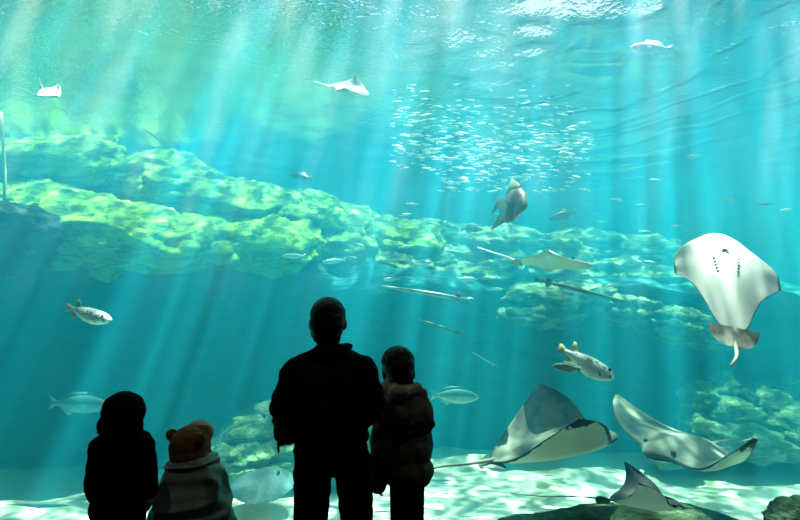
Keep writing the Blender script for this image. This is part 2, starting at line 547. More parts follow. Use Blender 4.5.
M_NEAR_ROCK = rock_mat('brown_green_rock', (0.03, 0.05, 0.03), (0.08, 0.13, 0.07), (0.18, 0.24, 0.12), 3.0)
tag(rock('boulder', 625, 541, 5.3, 270, 62, 0.9, 501, M_NEAR_ROCK, boxy=.1, rough=.2, strata=.2), 'smooth dark green boulder lying under the small eagle ray', 'rock')
tag(rock('boulder', 814, 527, 4.9, 90, 56, 0.6, 502, M_NEAR_ROCK, boxy=.1, rough=.3, strata=.4), 'rough brown-green boulder against the window beyond the smooth boulder', 'rock')

# ------------------------------------------------------------------ rays
def ray_skin(name, base, var, vscale, spots=None, margin=None, belly=False):
    """skin coloured by position on the disc: attribute sc = (distance out along the wing, chord, side)"""
    m, t, out = new_mat(name)
    at = t.n('ShaderNodeAttribute', attribute_name='sc')
    sp = t.n('ShaderNodeSeparateXYZ', {0: at.outputs['Vector']})
    c = t.n('ShaderNodeTexCoord').outputs['Object']
    nz = t.n('ShaderNodeTexNoise', {'Vector': c, 'Scale': vscale, 'Detail': 4.0})
    f = t.ramp(nz.outputs['Fac'], [(0.35, (0, 0, 0)), (0.65, (1, 1, 1))])
    colr = t.mix(f, base, var)
    if spots:
        vo = t.n('ShaderNodeTexVoronoi', {'Vector': c, 'Scale': spots[1]})
        fs = t.ramp(vo.outputs['Distance'], [(0.18, (1, 1, 1)), (0.26, (0, 0, 0))])
        colr = t.mix(fs, colr, spots[0])
    if margin:
        mc, m0, nscale = margin
        nz2 = t.n('ShaderNodeTexNoise', {'Vector': c, 'Scale': nscale, 'Detail': 3.0, 'Roughness': 0.7})
        edge = t.math('MAXIMUM', sp.outputs[0], t.math('MULTIPLY', t.math('ABSOLUTE', t.math('SUBTRACT', sp.outputs[1], 0.5)), 1.95))
        e2 = t.math('ADD', edge, t.math('MULTIPLY', t.math('SUBTRACT', nz2.outputs['Fac'], 0.5), 0.35))
        fm = t.ramp(e2, [(m0 - 0.015, (0, 0, 0)), (m0 + 0.015, (1, 1, 1))])
        colr = t.mix(fm, colr, mc)
    b = t.n('ShaderNodeBsdfPrincipled', {'Base Color': colr, 'Roughness': 0.65, 'Specular IOR Level': 0.2})
    m.node_tree.links.new(b.outputs[0], out.inputs[0])
    return m


M_BULL_TOP = ray_skin('bull_ray_back', (0.08, 0.10, 0.10), (0.30, 0.31, 0.26), 5.0)
M_BULL_LOW = ray_skin('bull_ray_belly', (0.82, 0.88, 0.70), (0.90, 0.94, 0.80), 3.0, margin=((0.012, 0.014, 0.014), 0.82, 22.0))
M_EAGLE_TOP = ray_skin('eagle_ray_back', (0.03, 0.04, 0.05), (0.06, 0.07, 0.08), 5.0)
M_EAGLE_LOW = ray_skin('eagle_ray_belly', (0.72, 0.78, 0.74), (0.85, 0.9, 0.85), 3.0, margin=((0.02, 0.03, 0.035), 0.93, 8.0))
M_STING_TOP = ray_skin('stingray_back', (0.42, 0.40, 0.30), (0.60, 0.56, 0.42), 6.0)
M_STING_LOW = ray_skin('stingray_belly', (0.98, 0.96, 0.92), (0.94, 0.90, 0.84), 4.0, margin=((0.50, 0.36, 0.24), 0.97, 4.0))
M_PALE_LOW = ray_skin('pale_ray_belly', (0.80, 0.82, 0.66), (0.66, 0.70, 0.50), 4.0)
M_SPOT_TOP = ray_skin('spotted_ray_back', (0.16, 0.26, 0.30), (0.22, 0.34, 0.38), 5.0, spots=((0.36, 0.47, 0.50), 26.0))
M_PELVIC = pmat('pelvic_fin_skin', (0.72, 0.69, 0.62), 0.5, 0.3, var=(0.28, 0.26, 0.23), vscale=9)
M_EYE = pmat('dark_eye', (0.01, 0.01, 0.012), 0.15, 0.5, var=(0.02, 0.02, 0.02))
M_SLIT = pmat('gill_slit_shade', (0.10, 0.06, 0.05), 0.8, 0.1, var=(0.16, 0.09, 0.07))


def interp(tab, s):
    """smooth curve through a table (Hermite, finite-difference tangents)"""
    n = len(tab)
    if s >= tab[-1][0]:
        return tab[-1][1]
    def tan(k):
        a_, b_ = max(k - 1, 0), min(k + 1, n - 1)
        return (tab[b_][1] - tab[a_][1]) / (tab[b_][0] - tab[a_][0])
    for k in range(n - 1):
        if s <= tab[k + 1][0]:
            (x0, y0), (x1, y1) = tab[k], tab[k + 1]
            h = x1 - x0
            f = (s - x0) / h
            return ((2 * f ** 3 - 3 * f ** 2 + 1) * y0 + (f ** 3 - 2 * f ** 2 + f) * h * tan(k)
                    + (-2 * f ** 3 + 3 * f ** 2) * y1 + (f ** 3 - f ** 2) * h * tan(k + 1))
    return tab[-1][1]


def tube(bm_v, bm_f, pts, rads, n=8, flat=1.0):
    """append a tapered tube to a vertex and face list"""
    base = len(bm_v)
    for i, (p, r) in enumerate(zip(pts, rads)):
        d = (pts[min(i + 1, len(pts) - 1)] - pts[max(i - 1, 0)]).normalized()
        up = Vector((0, 0, 1)) if abs(d.z) < 0.9 else Vector((0, 1, 0))
        a = d.cross(up).normalized()
        b = a.cross(d).normalized()
        for k in range(n):
            t_ = 2 * math.pi * k / n
            bm_v.append(p + a * math.cos(t_) * r + b * math.sin(t_) * r * flat)
    for i in range(len(pts) - 1):
        for k in range(n):
            k2 = (k + 1) % n
            bm_f.append((base + i * n + k, base + i * n + k2, base + (i + 1) * n + k2, base + (i + 1) * n + k))
    bm_f.append(tuple(base + k for k in reversed(range(n))))
    bm_f.append(tuple(base + (len(pts) - 1) * n + k for k in range(n)))


def make_ray(name, loc, axes, span, le, te, thick, bendR, bendL, mats, tail, wavy=0.0, label='', cat='ray', group=None,
             pelvic=None, eyes=None, slits=False, N=22, M=26, fin=None):
    """le/te: tables of leading and trailing edge x over s (0 midline, 1 wing tip); bend: tables of
    wing slope (radians, positive up) over s; axes: (forward, dorsal) world vectors"""
    verts, faces, fm, sc = [], [], [], []
    idx = {}
    half = span

    def wing(side):
        tab = bendL if side > 0 else bendR
        y = z = 0.0
        out = [(0.0, 0.0, interp(tab, 0))]
        K = M
        for j in range(1, K + 1):
            a = interp(tab, (j - .5) / K)
            y += math.cos(a) * half / K
            z += math.sin(a) * half / K
            out.append((y, z, interp(tab, j / K)))
        return out

    W = {1: wing(1), -1: wing(-1)}
    for side in (-1, 1):
        for j in range(0, M + 1):
            s = j / M
            y, z, a = W[side][j]
            x1, x0 = interp(le, s), interp(te, s)
            for i in range(N + 1):
                c = i / N
                cc = c * c * (3 - 2 * c) * .4 + c * .6
                x = x1 + (x0 - x1) * cc
                prof = (math.sin(math.pi * min(1, cc ** 0.75)) ** 0.8) if 0 < i < N else 0
                th = thick * prof * ((1 - s) ** 2.0 * 0.85 + 0.15 * (1 - s) + 0.012)
                wv = wavy * half * s * s * math.sin(3.2 * math.pi * cc + 1.2 * side)
                nrm = Vector((0, -math.sin(a) * side, math.cos(a)))
                ctr = Vector((x, y * side, z)) + nrm * wv
                for lay in (0, 1):
                    if j == 0 and side == 1:
                        idx[(1, j, i, lay)] = idx[(-1, j, i, lay)]
                        continue
                    if lay == 1 and (i in (0, N) or j == M):
                        idx[(side, j, i, 1)] = idx[(side, j, i, 0)]
                        continue
                    idx[(side, j, i, lay)] = len(verts)
                    verts.append(ctr + nrm * (th * 0.62 if lay == 0 else -th * 0.38))
                    sc.append((s, c, side))
    for side in (-1, 1):
        for j in range(M):
            for i in range(N):
                for lay in (0, 1):
                    q = [idx[(side, j, i, lay)], idx[(side, j + 1, i, lay)], idx[(side, j + 1, i + 1, lay)], idx[(side, j, i + 1, lay)]]
                    if (side > 0) == (lay == 0):
                        q = q[::-1]
                    q2 = []
                    for v in q:
                        if v not in q2:
                            q2.append(v)
                    if len(q2) > 2:
                        faces.append(tuple(q2))
                        fm.append(lay)
    nf = len(faces)
    if tail:
        n0 = len(verts)
        pts, r0, r1 = tail
        pts = [Vector(p) for p in pts]
        # resample smooth
        fine = []
        for k in range(len(pts) - 1):
            p0, p1, p2, p3 = pts[max(k - 1, 0)], pts[k], pts[k + 1], pts[min(k + 2, len(pts) - 1)]
            for u in range(6):
                f = u / 6
                fine.append(0.5 * ((2 * p1) + (p2 - p0) * f + (2 * p0 - 5 * p1 + 4 * p2 - p3) * f * f + (3 * p1 - p0 - 3 * p2 + p3) * f ** 3))
        fine.append(pts[-1])
        rads = [r0 + (r1 - r0) * (k / (len(fine) - 1)) ** 0.6 for k in range(len(fine))]
        tube(verts, faces, fine, rads, 8, 0.8)
        fm += [0] * (len(faces) - nf)
        sc += [(0.0, 0.5, 0)] * (len(verts) - n0)
    rt = empty(name, loc)
    fwd = Vector(axes[0]).normalized()
    up = Vector(axes[1])
    up = (up - fwd * up.dot(fwd)).normalized()
    lf = up.cross(fwd)
    rt.rotation_euler = Matrix((fwd, lf, up)).transposed().to_euler()
    tag(rt, label, cat, group)
    body = mesh_obj('body', verts, faces, mats, rt, fmat=fm)
    at = body.data.attributes.new('sc', 'FLOAT_VECTOR', 'POINT')
    at.data.foreach_set('vector', [x for v in sc for x in v])
    if pelvic:
        px_, sz, spread, mt = pelvic
        for sd in (-1, 1):
            pv, pf = [], []
            NN = 10
            for lay in (1, -1):
                for a_ in range(NN + 1):
                    ang = -0.35 + (math.pi * 0.62) * a_ / NN
                    for r_ in range(5):
                        rr = r_ / 4
                        dx = -math.cos(ang) * sz * rr
                        dy = math.sin(ang) * sz * spread * rr
                        pv.append((px_ + dx, sd * (0.015 + dy), -0.02 + lay * 0.012 * (1 - rr) + 0.02 * rr * math.sin(ang * 2)))
            for lay in range(2):
                o_ = lay * (NN + 1) * 5
                for a_ in range(NN):
                    for r_ in range(4):
                        q = (o_ + a_ * 5 + r_, o_ + a_ * 5 + r_ + 1, o_ + (a_ + 1) * 5 + r_ + 1, o_ + (a_ + 1) * 5 + r_)
                        pf.append(q if lay else q[::-1])
            mesh_obj('pelvic_fin', pv, pf, mt, rt)
    if eyes:
        ex, ey, ez, er = eyes
        for sd in (-1, 1):
            bm = bmesh.new()
            bmesh.ops.create_uvsphere(bm, u_segments=10, v_segments=8, radius=er)
            bmesh.ops.translate(bm, verts=bm.verts, vec=(ex, sd * ey, ez))
            bm_obj('eye', bm, M_EYE, rt)
    if slits:
        for sd in (-1, 1):
            for k in range(5):
                bm = bmesh.new()
                bmesh.ops.create_uvsphere(bm, u_segments=8, v_segments=6, radius=1)
                bmesh.ops.scale(bm, verts=bm.verts, vec=(0.006, 0.013, 0.004))
                bmesh.ops.rotate(bm, verts=bm.verts, matrix=Matrix.Rotation(0.4 * sd, 3, 'Z'))
                bmesh.ops.translate(bm, verts=bm.verts, vec=(slits[0] - k * slits[2], sd * (slits[1] - 0.006 * k), slits[3]))
                bm_obj('gill_slit', bm, M_SLIT, rt)
        bm = bmesh.new()
        bmesh.ops.create_uvsphere(bm, u_segments=12, v_segments=6, radius=1)
        bmesh.ops.scale(bm, verts=bm.verts, vec=(0.008, 0.04, 0.005))
        bmesh.ops.translate(bm, verts=bm.verts, vec=(slits[0] + 0.08, 0, slits[3]))
        bm_obj('mouth', bm, M_SLIT, rt)
    return rt


bull_le = [(0, .66), (.06, .64), (.13, .56), (.2, .51), (.4, .47), (.7, .38), (.9, .25), (1, .14)]
bull_te = [(0, -.56), (.1, -.54), (.3, -.42), (.6, -.20), (.85, -.01), (1, .10)]
bull_tail = ([(-.5, 0, .01), (-.75, 0, .02), (-1.0, .05, .02), (-1.3, .02, .01)], .03, .006)
A = make_ray('bull_ray', P(550, 450, 5.3), ((1, .12, .16), (0, -.12, 1)), .66, bull_le, bull_te, .24,
             [(0, .05), (.22, .35), (.45, .85), (1, .80)], [(0, .15), (.25, .6), (.5, 1.15), (1, 1.15)], [M_BULL_TOP, M_BULL_LOW], bull_tail, .015,
             'large mottled bull ray with black-fringed white wing raised, swimming beside the paler ray', 'ray', 'bull rays over the sand',
             pelvic=(-.46, .2, .8, M_BULL_TOP), eyes=(.46, .14, .06, .025))
B = make_ray('bull_ray', P(685, 449, 5.9), ((-.80, -.55, .02), (0.03, -.30, 1)), .84, bull_le, bull_te, .26,
             [(0, .05), (.4, .25), (.7, .55), (1, .6)], [(0, .0), (.35, .05), (.55, .8), (1, 1.15)], [M_BULL_TOP, M_BULL_LOW], bull_tail, .015,
             'large pale mottled bull ray with lifted wing tip beside the rubble heap', 'ray', 'bull rays over the sand',
             pelvic=(-.46, .2, .8, M_BULL_TOP), eyes=(.46, .14, .06, .025))
eagle_le = [(0, .34), (.05, .33), (.12, .26), (.2, .22), (.5, .16), (.8, .04), (1, -.08)]
eagle_te = [(0, -.24), (.15, -.22), (.4, -.12), (.7, -.08), (1, -.09)]
make_ray('eagle_ray', P(640, 503, 4.95), ((1, -.12, -.06), (.0, -.05, 1)), .34, eagle_le, eagle_te, .13,
         [(0, .1), (.2, .6), (.5, 1.0), (1, .5)], [(0, .2), (.2, .8), (.5, 1.2), (1, 1.25)], [M_EAGLE_TOP, M_EAGLE_LOW],
         ([(-.2, 0, .0), (-.45, .02, .0), (-.8, .0, -.02), (-1.2, .02, -.02)], .011, .003), .02,
         'small dark-backed eagle ray with white belly and whip tail over the smooth boulder', 'ray',
         pelvic=(-.22, .13, .8, M_EAGLE_TOP), eyes=(.25, .06, .02, .016))
disc_le = [(0, .40), (.1, .385), (.3, .33), (.55, .22), (.8, .10), (.93, .02), (1, -.04)]
disc_te = [(0, -.40), (.15, -.38), (.35, -.32), (.6, -.22), (.85, -.12), (1, -.06)]
up_le = [(0, .50), (.1, .495), (.3, .46), (.55, .38), (.8, .29), (.93, .22), (1, .16)]
up_te = [(0, -.50), (.1, -.48), (.3, -.38), (.45, -.24), (.65, -.10), (.85, -.03), (1, .01)]
make_ray('stingray', P(727, 283, 4.95), ((.22, .46, .87), (-.05, .87, -.46)), .44, [(a_, b_ * 1.1) for a_, b_ in up_le], [(a_, b_ * 1.1) for a_, b_ in up_te], .10,
         [(0, .0), (.6, -.05), (.8, .2), (1, .5)], [(0, 0), (.6, .0), (.8, -.2), (1, -.5)], [M_STING_TOP, M_STING_LOW],
         ([(-.50, 0, 0), (-.64, -.01, -.03), (-.76, -.04, -.07), (-.86, -.10, -.08)], .024, .010), .012,
         'white-bellied stingray gliding upright against the window with its tail hanging', 'ray',
         pelvic=(-.46, .18, 1.05, M_PELVIC), slits=(.26, .11, .036, -.036))
make_ray('stingray', P(553, 264, 6.0), ((.95, -.30, -.10), (-.05, .26, .97)), .36, disc_le, disc_te, .12,
         [(0, -.1), (.4, -.1), (.8, .2), (1, .5)], [(0, .1), (.4, .3), (.8, .0), (1, -.4)], [M_STING_LOW, M_PALE_LOW],
         ([(-.36, 0, 0), (-.5, .0, .05), (-.65, .02, .10), (-.82, .02, .15)], .024, .008), .05,
         'pale green-bellied stingray with long white tail swimming above the rock ledge', 'ray', pelvic=(-.32, .1, .8, M_STING_TOP), eyes=(.2, .07, .05, .014))
make_ray('stingray', P(50, 93, 5.6), ((.80, -.3, -.45), (.25, -.75, .8)), .13, [(a_, b_ * .36) for a_, b_ in disc_le], [(a_, b_ * .36) for a_, b_ in disc_te], .05,
         [(0, .1), (1, -.3)], [(0, .1), (1, .9)], [M_STING_LOW, M_STING_LOW], ([(-.12, 0, 0), (-.15, 0, .05), (-.16, 0, .11)], .012, .005), .03,
         'tiny white ray alone high above the domed green reef boulders', 'ray', N=10, M=10)
make_ray('stingray', P(348, 91, 5.8), ((.85, -.2, -.30), (.1, -.55, .9)), .22, [(a_, b_ * .62) for a_, b_ in disc_le], [(a_, b_ * .62) for a_, b_ in disc_te], .05,
         [(0, -.2), (.5, .5), (1, -.9)], [(0, .3), (1, .9)], [M_STING_LOW, M_STING_LOW],
         ([(-.22, 0, 0), (-.32, .0, .01), (-.42, .02, .01)], .012, .004), .08,
         'thin silvery ray with curled wings just under the water surface', 'ray')
round_le = [(0, .40), (.2, .39), (.4, .36), (.6, .31), (.8, .22), (.92, .12), (1, .0)]
round_te = [(0, -.36), (.2, -.36), (.4, -.34), (.6, -.29), (.8, -.21), (.92, -.12), (1, -.02)]
make_ray('spotted_ray', P(262, 483, 7.0), ((1, .08, .02), (0, -.06, 1)), .42, round_le, round_te, .30,
         [(0, -.15), (.6, -.3), (1, -.35)], [(0, -.1), (1, -.2)], [M_SPOT_TOP, M_PALE_LOW],
         ([(-.33, 0, 0), (-.6, .0, -.02), (-.85, .04, -.05)], .025, .006), .02,
         'faintly spotted blue-grey ray settling on the sand before the layered outcrop', 'ray', pelvic=(-.30, .1, .8, M_SPOT_TOP), eyes=(.2, .08, .14, .018))

# ------------------------------------------------------------------ fish
def fish_body(name, st, mat, n=12, parent=None):
    """st: stations nose to tail (x, half height, half width, centre z)"""
    v, f = [], []
    for (x, h, w, zc) in st:
        for k in range(n):
            a = 2 * math.pi * k / n
            v.append((x, math.cos(a) * w, zc + math.sin(a) * h))
    m_ = len(st)
    for i in range(m_ - 1):
        for k in range(n):
            k2 = (k + 1) % n
            f.append((i * n + k, (i + 1) * n + k, (i + 1) * n + k2, i * n + k2))
    f.append(tuple(range(n)))
    f.append(tuple((m_ - 1) * n + k for k in reversed(range(n))))
    return v, f


def plate(poly, th, axis='y', off=(0, 0, 0), tilt=0.0):
    """thin fin of outline poly (x, z), thickness th across y"""
    n = len(poly)
    v = []
    c = (sum(p[0] for p in poly) / n, sum(p[1] for p in poly) / n)
    rt = Matrix.Rotation(tilt, 3, 'X')
    for s in (-1, 1):
        for (x, z) in poly:
            v.append(rt @ Vector((x, s * th * .3, z)) + Vector(off))
        v.append(rt @ Vector((c[0], s * th, c[1])) + Vector(off))
    f = []
    for k in range(n):
        k2 = (k + 1) % n
        f.append((k, k2, n))
        f.append((n + 1 + k2, n + 1 + k, 2 * n + 1))
        f.append((k2, k, n + 1 + k, n + 1 + k2))
    return v, f


def fish_skin(name, back, belly, spots=None, stripes=None, split=0.02, rough=0.4):
    m, t, out = new_mat(name)
    c = t.n('ShaderNodeTexCoord').outputs['Object']
    sp = t.n('ShaderNodeSeparateXYZ', {0: c})
    nz = t.n('ShaderNodeTexNoise', {'Vector': c, 'Scale': 9.0, 'Detail': 4.0})
    hh = t.math('ADD', sp.outputs[2], t.math('MULTIPLY', t.math('SUBTRACT', nz.outputs['Fac'], 0.5), 0.08))
    f = t.ramp(t.math('ADD', t.math('MULTIPLY', hh, 6.0), 0.5), [(0.35, (0, 0, 0)), (0.75, (1, 1, 1))])
    colr = t.mix(f, belly, back)
    if spots:
        vo = t.n('ShaderNodeTexNoise', {'Vector': c, 'Scale': spots[1], 'Detail': 2.0})
        fs = t.ramp(vo.outputs['Fac'], [(0.58, (0, 0, 0)), (0.63, (1, 1, 1))])
        colr = t.mix(fs, colr, spots[0])
    if stripes:
        wv = t.math('SINE', t.math('MULTIPLY', sp.outputs[0], stripes[1]))
        fs = t.ramp(wv, [(0.55, (0, 0, 0)), (0.75, (1, 1, 1))])
        colr = t.mix(fs, colr, stripes[0])
    b = t.n('ShaderNodeBsdfPrincipled', {'Base Color': colr, 'Roughness': rough, 'Specular IOR Level': 0.5})
    m.node_tree.links.new(b.outputs[0], out.inputs[0])
    return m


M_PUFFER = fish_skin('puffer_skin', (0.95, 0.95, 0.90), (0.98, 0.98, 0.96), spots=((0.25, 0.34, 0.32), 10.0))
M_YFIN = pmat('yellow_fin', (0.80, 0.72, 0.36), 0.5, 0.3, var=(0.70, 0.66, 0.40), vscale=30)
M_TEALFISH = fish_skin('teal_fish_skin', (0.10, 0.36, 0.35), (0.36, 0.62, 0.56))
M_GREYFISH = fish_skin('grey_fish_skin', (0.04, 0.10, 0.11), (0.12, 0.24, 0.25))
M_SILVER = fish_skin('silver_fish_skin', (0.50, 0.62, 0.60), (0.92, 0.96, 0.94), rough=0.25)
M_BATFISH = fish_skin('spadefish_skin', (0.10, 0.11, 0.10), (0.24, 0.25, 0.22), stripes=((0.04, 0.045, 0.045), 9.0))
M_BATFIN = pmat('spadefish_fin', (0.20, 0.21, 0.15), 0.6, 0.3, var=(0.32, 0.32, 0.20), vscale=12)
M_LONGFISH = fish_skin('cornetfish_skin', (0.16, 0.26, 0.24), (0.55, 0.72, 0.66))
M_DARKLONG = fish_skin('dark_cornetfish_skin', (0.04, 0.08, 0.08), (0.10, 0.16, 0.15))
M_ORANGE = fish_skin('orange_fish_skin', (0.80, 0.25, 0.12), (0.85, 0.45, 0.30))


def place(o, tail, head, Y, roll=0.0, yaw=0.0, unit=True):
    """lay a unit-length fish (nose +x) between two pixels at distance Y"""
    a, b = P(*tail, Y), P(*head, Y)
    d = (b - a)
    L = d.length
    f = d.normalized()
    up = Vector((0, 0, 1)) if abs(f.z) < .9 else Vector((0, 1, 0))
    lf = up.cross(f).normalized()
    up = f.cross(lf)
    R = Matrix((f, lf, up)).transposed() @ Matrix.Rotation(yaw, 3, 'Z') @ Matrix.Rotation(roll, 3, 'X')
    o.location = (a + b) / 2
    o.rotation_euler = R.to_euler()
    k = L / max(0.35, math.cos(yaw))
    o.scale = (k, k, k)
    return o


def fins(kind):
    if kind == 'puffer':
        return [('tail_fin', plate([(-.34, .035), (-.46, .085), (-.5, .06), (-.485, 0), (-.5, -.06), (-.46, -.085), (-.34, -.035)], .012)),
                ('dorsal_fin', plate([(-.17, .10), (-.26, .23), (-.30, .22), (-.30, .07)], .012)),
                ('anal_fin', plate([(-.19, -.08), (-.29, -.20), (-.32, -.18), (-.31, -.05)], .012)),
                ('pectoral_fin', plate([(.10, .03), (-.04, .08), (-.06, -.02), (.08, -.04)], .01, off=(0, -.12, -.02), tilt=.5)),
                ('pectoral_fin', plate([(.10, .03), (-.04, .08), (-.06, -.02), (.08, -.04)], .01, off=(0, .12, -.02), tilt=-.5))]
    if kind == 'reef':
        return [('tail_fin', plate([(-.36, .03), (-.5, .12), (-.46, 0), (-.5, -.12), (-.36, -.03)], .01)),
                ('dorsal_fin', plate([(.18, .14), (.10, .20), (-.15, .19), (-.30, .10), (-.28, .05), (0, .12)], .01)),
                ('anal_fin', plate([(-.05, -.12), (-.14, -.19), (-.28, -.10), (-.28, -.05)], .01)),
                ('pectoral_fin', plate([(.18, .0), (.04, .03), (.03, -.06), (.16, -.04)], .008, off=(0, -.085, -.02), tilt=.4)),
                ('pectoral_fin', plate([(.18, .0), (.04, .03), (.03, -.06), (.16, -.04)], .008, off=(0, .085, -.02), tilt=-.4))]
    if kind == 'spade':
        return [('tail_fin', plate([(-.33, .04), (-.5, .20), (-.5, -.20), (-.33, -.04)], .012)),
                ('dorsal_fin', plate([(.15, .33), (-.02, .44), (-.30, .56), (-.28, .22), (-.1, .28)], .012)),
                ('anal_fin', plate([(.08, -.33), (-.10, -.42), (-.30, -.52), (-.28, -.2), (-.1, -.28)], .012)),
                ('pectoral_fin', plate([(.16, .02), (.02, .10), (.0, -.06)], .008, off=(0, -.13, -.02), tilt=.9)),
                ('pectoral_fin', plate([(.16, .02), (.02, .10), (.0, -.06)], .008, off=(0, .13, -.02), tilt=-.9))]
    if kind == 'long':
        return [('tail_fin', plate([(-.44, .006), (-.5, .035), (-.475, 0), (-.5, -.03), (-.44, -.006)], .003)),
                ('dorsal_fin', plate([(-.30, .018), (-.345, .06), (-.36, .055), (-.37, .012)], .003)),
                ('anal_fin', plate([(-.30, -.018), (-.345, -.055), (-.36, -.05), (-.37, -.012)], .003))]


BODIES = {
    'puffer': [(.5, .03, .05, -.01), (.47, .06, .08, -.01), (.40, .105, .12, -.012), (.28, .145, .15, -.02), (.12, .165, .16, -.03), (-.04, .15, .14, -.025), (-.18, .10, .09, -.01), (-.30, .05, .04, 0), (-.38, .035, .025, 0)],
    'reef': [(.5, .012, .01, -.01), (.46, .05, .03, -.005), (.36, .10, .06, 0), (.20, .145, .08, 0), (.0, .15, .08, 0), (-.18, .11, .055, 0), (-.30, .055, .03, 0), (-.40, .035, .015, 0)],
    'spade': [(.46, .03, .02, -.04), (.40, .12, .06, -.02), (.28, .27, .11, 0), (.10, .36, .14, 0), (-.10, .32, .11, 0), (-.25, .18, .06, 0), (-.34, .06, .03, 0), (-.38, .045, .02, 0)],
    'long': [(.5, .006, .006, 0), (.40, .010, .009, 0), (.28, .018, .015, 0), (.1, .024, .02, 0), (-.15, .024, .02, 0), (-.35, .014, .011, 0), (-.46, .006, .005, 0)],
    'slim': [(.5, .01, .01, 0), (.42, .06, .04, 0), (.25, .10, .06, 0), (.0, .11, .06, 0), (-.22, .07, .04, 0), (-.38, .025, .015, 0)],
}


def make_fish(name, kind, skin, finmat, label, cat='fish', group=None, eye=None):
    rt = empty(name)
    tag(rt, label, cat, group)
    v, f = fish_body('body', BODIES[kind], skin)
    mesh_obj('body', v, f, skin, rt)
    for nm, (pv, pf) in fins(kind):
        mesh_obj(nm, pv, pf, finmat, rt)
    if eye:
        for sd in (-1, 1):
            bm = bmesh.new()
            bmesh.ops.create_uvsphere(bm, u_segments=8, v_segments=6, radius=eye[3])
            bmesh.ops.translate(bm, verts=bm.verts, vec=(eye[0], sd * eye[1], eye[2]))
            bm_obj('eye', bm, M_EYE, rt)
    return rt


e_p = (.36, .115, .055, .028)
e_r = (.38, .052, .03, .018)
place(make_fish('pufferfish', 'puffer', M_PUFFER, M_YFIN, 'plump white blotched pufferfish alone before the dark hollow', eye=e_p), (66, 307), (111, 320), 4.9, 0.1)
place(make_fish('pufferfish', 'puffer', M_PUFFER, M_YFIN, 'white blotched pufferfish nosing downwards over the raised dark wing', eye=e_p), (558, 347), (613, 378), 4.8, -0.2)
place(make_fish('reef_fish', 'reef', M_TEALFISH, M_YFIN, 'small teal fish with yellow tail beneath the diving pufferfish', eye=e_r), (581, 369), (552, 366), 4.6)
place(make_fish('reef_fish', 'reef', M_GREYFISH, M_GREYFISH, 'large faint grey fish near the child in the dark hood', eye=e_r), (49, 403), (109, 405), 7.3)
place(make_fish('reef_fish', 'reef', M_TEALFISH, M_TEALFISH, 'stout blue-green fish beside the girl in the coat', eye=e_r), (430, 395), (479, 397), 6.6)
place(make_fish('spadefish', 'spade', M_BATFISH, M_BATFIN, 'deep-bodied dark spadefish above the long-tailed stingray', eye=(.36, .075, .03, .022)), (499, 199), (523, 211), 6.0, .1, -1.05)
place(make_fish('reef_fish', 'reef', M_SILVER, M_SILVER, 'pale speckled fish just below the rippled water surface', eye=e_r), (673, 49), (629, 48), 6.1)
place(make_fish('reef_fish', 'reef', M_GREYFISH, M_GREYFISH, 'dim grey fish behind the spadefish'), (576, 211), (550, 219), 9.0)
place(make_fish('reef_fish', 'reef', M_BATFISH, M_BATFISH, 'small dark fish over the tip of the stingray tail'), (461, 229), (483, 229), 8.6)
place(make_fish('reef_fish', 'reef', M_BATFISH, M_BATFISH, 'small dark fish hovering over the crest of the green reef'), (312, 178), (289, 175), 8.6)
for nm, sk, tl, hd, Y_, lb in (
        ('cornetfish', M_LONGFISH, (472, 300), (382, 286), 6.0, 'long pale cornetfish with forked tail below the silver fish'),
        ('cornetfish', M_DARKLONG, (466, 335), (414, 318), 6.8, 'long dark cornetfish above the head of the girl'),
        ('cornetfish', M_DARKLONG, (534, 279), (624, 301), 6.6, 'long dark cornetfish passing below the green-bellied stingray'),
        ('cornetfish', M_LONGFISH, (498, 367), (472, 352), 7.4, 'short thin cornetfish beside the raised wing of the bull ray'),
        ('cornetfish', M_LONGFISH, (164, 143), (143, 128), 7.0, 'thin pale cornetfish over the stepped green ledges')):
    place(make_fish(nm, 'long', sk, sk, lb), tl, hd, Y_)


# small silver fish: one light mesh of body, tail and fins, shared by all
def small_mesh(name, skin):
    v, f = fish_body('b', BODIES['slim'], skin, 8)
    for pv, pf in (plate([(-.34, .02), (-.5, .11), (-.45, 0), (-.5, -.11), (-.34, -.02)], .008), plate([(.1, .1), (-.05, .15), (-.2, .07)], .006)):
        b_ = len(v)
        v += pv
        f += [tuple(i + b_ for i in q) for q in pf]
    o_ = mesh_obj(name, v, f, skin)
    return o_


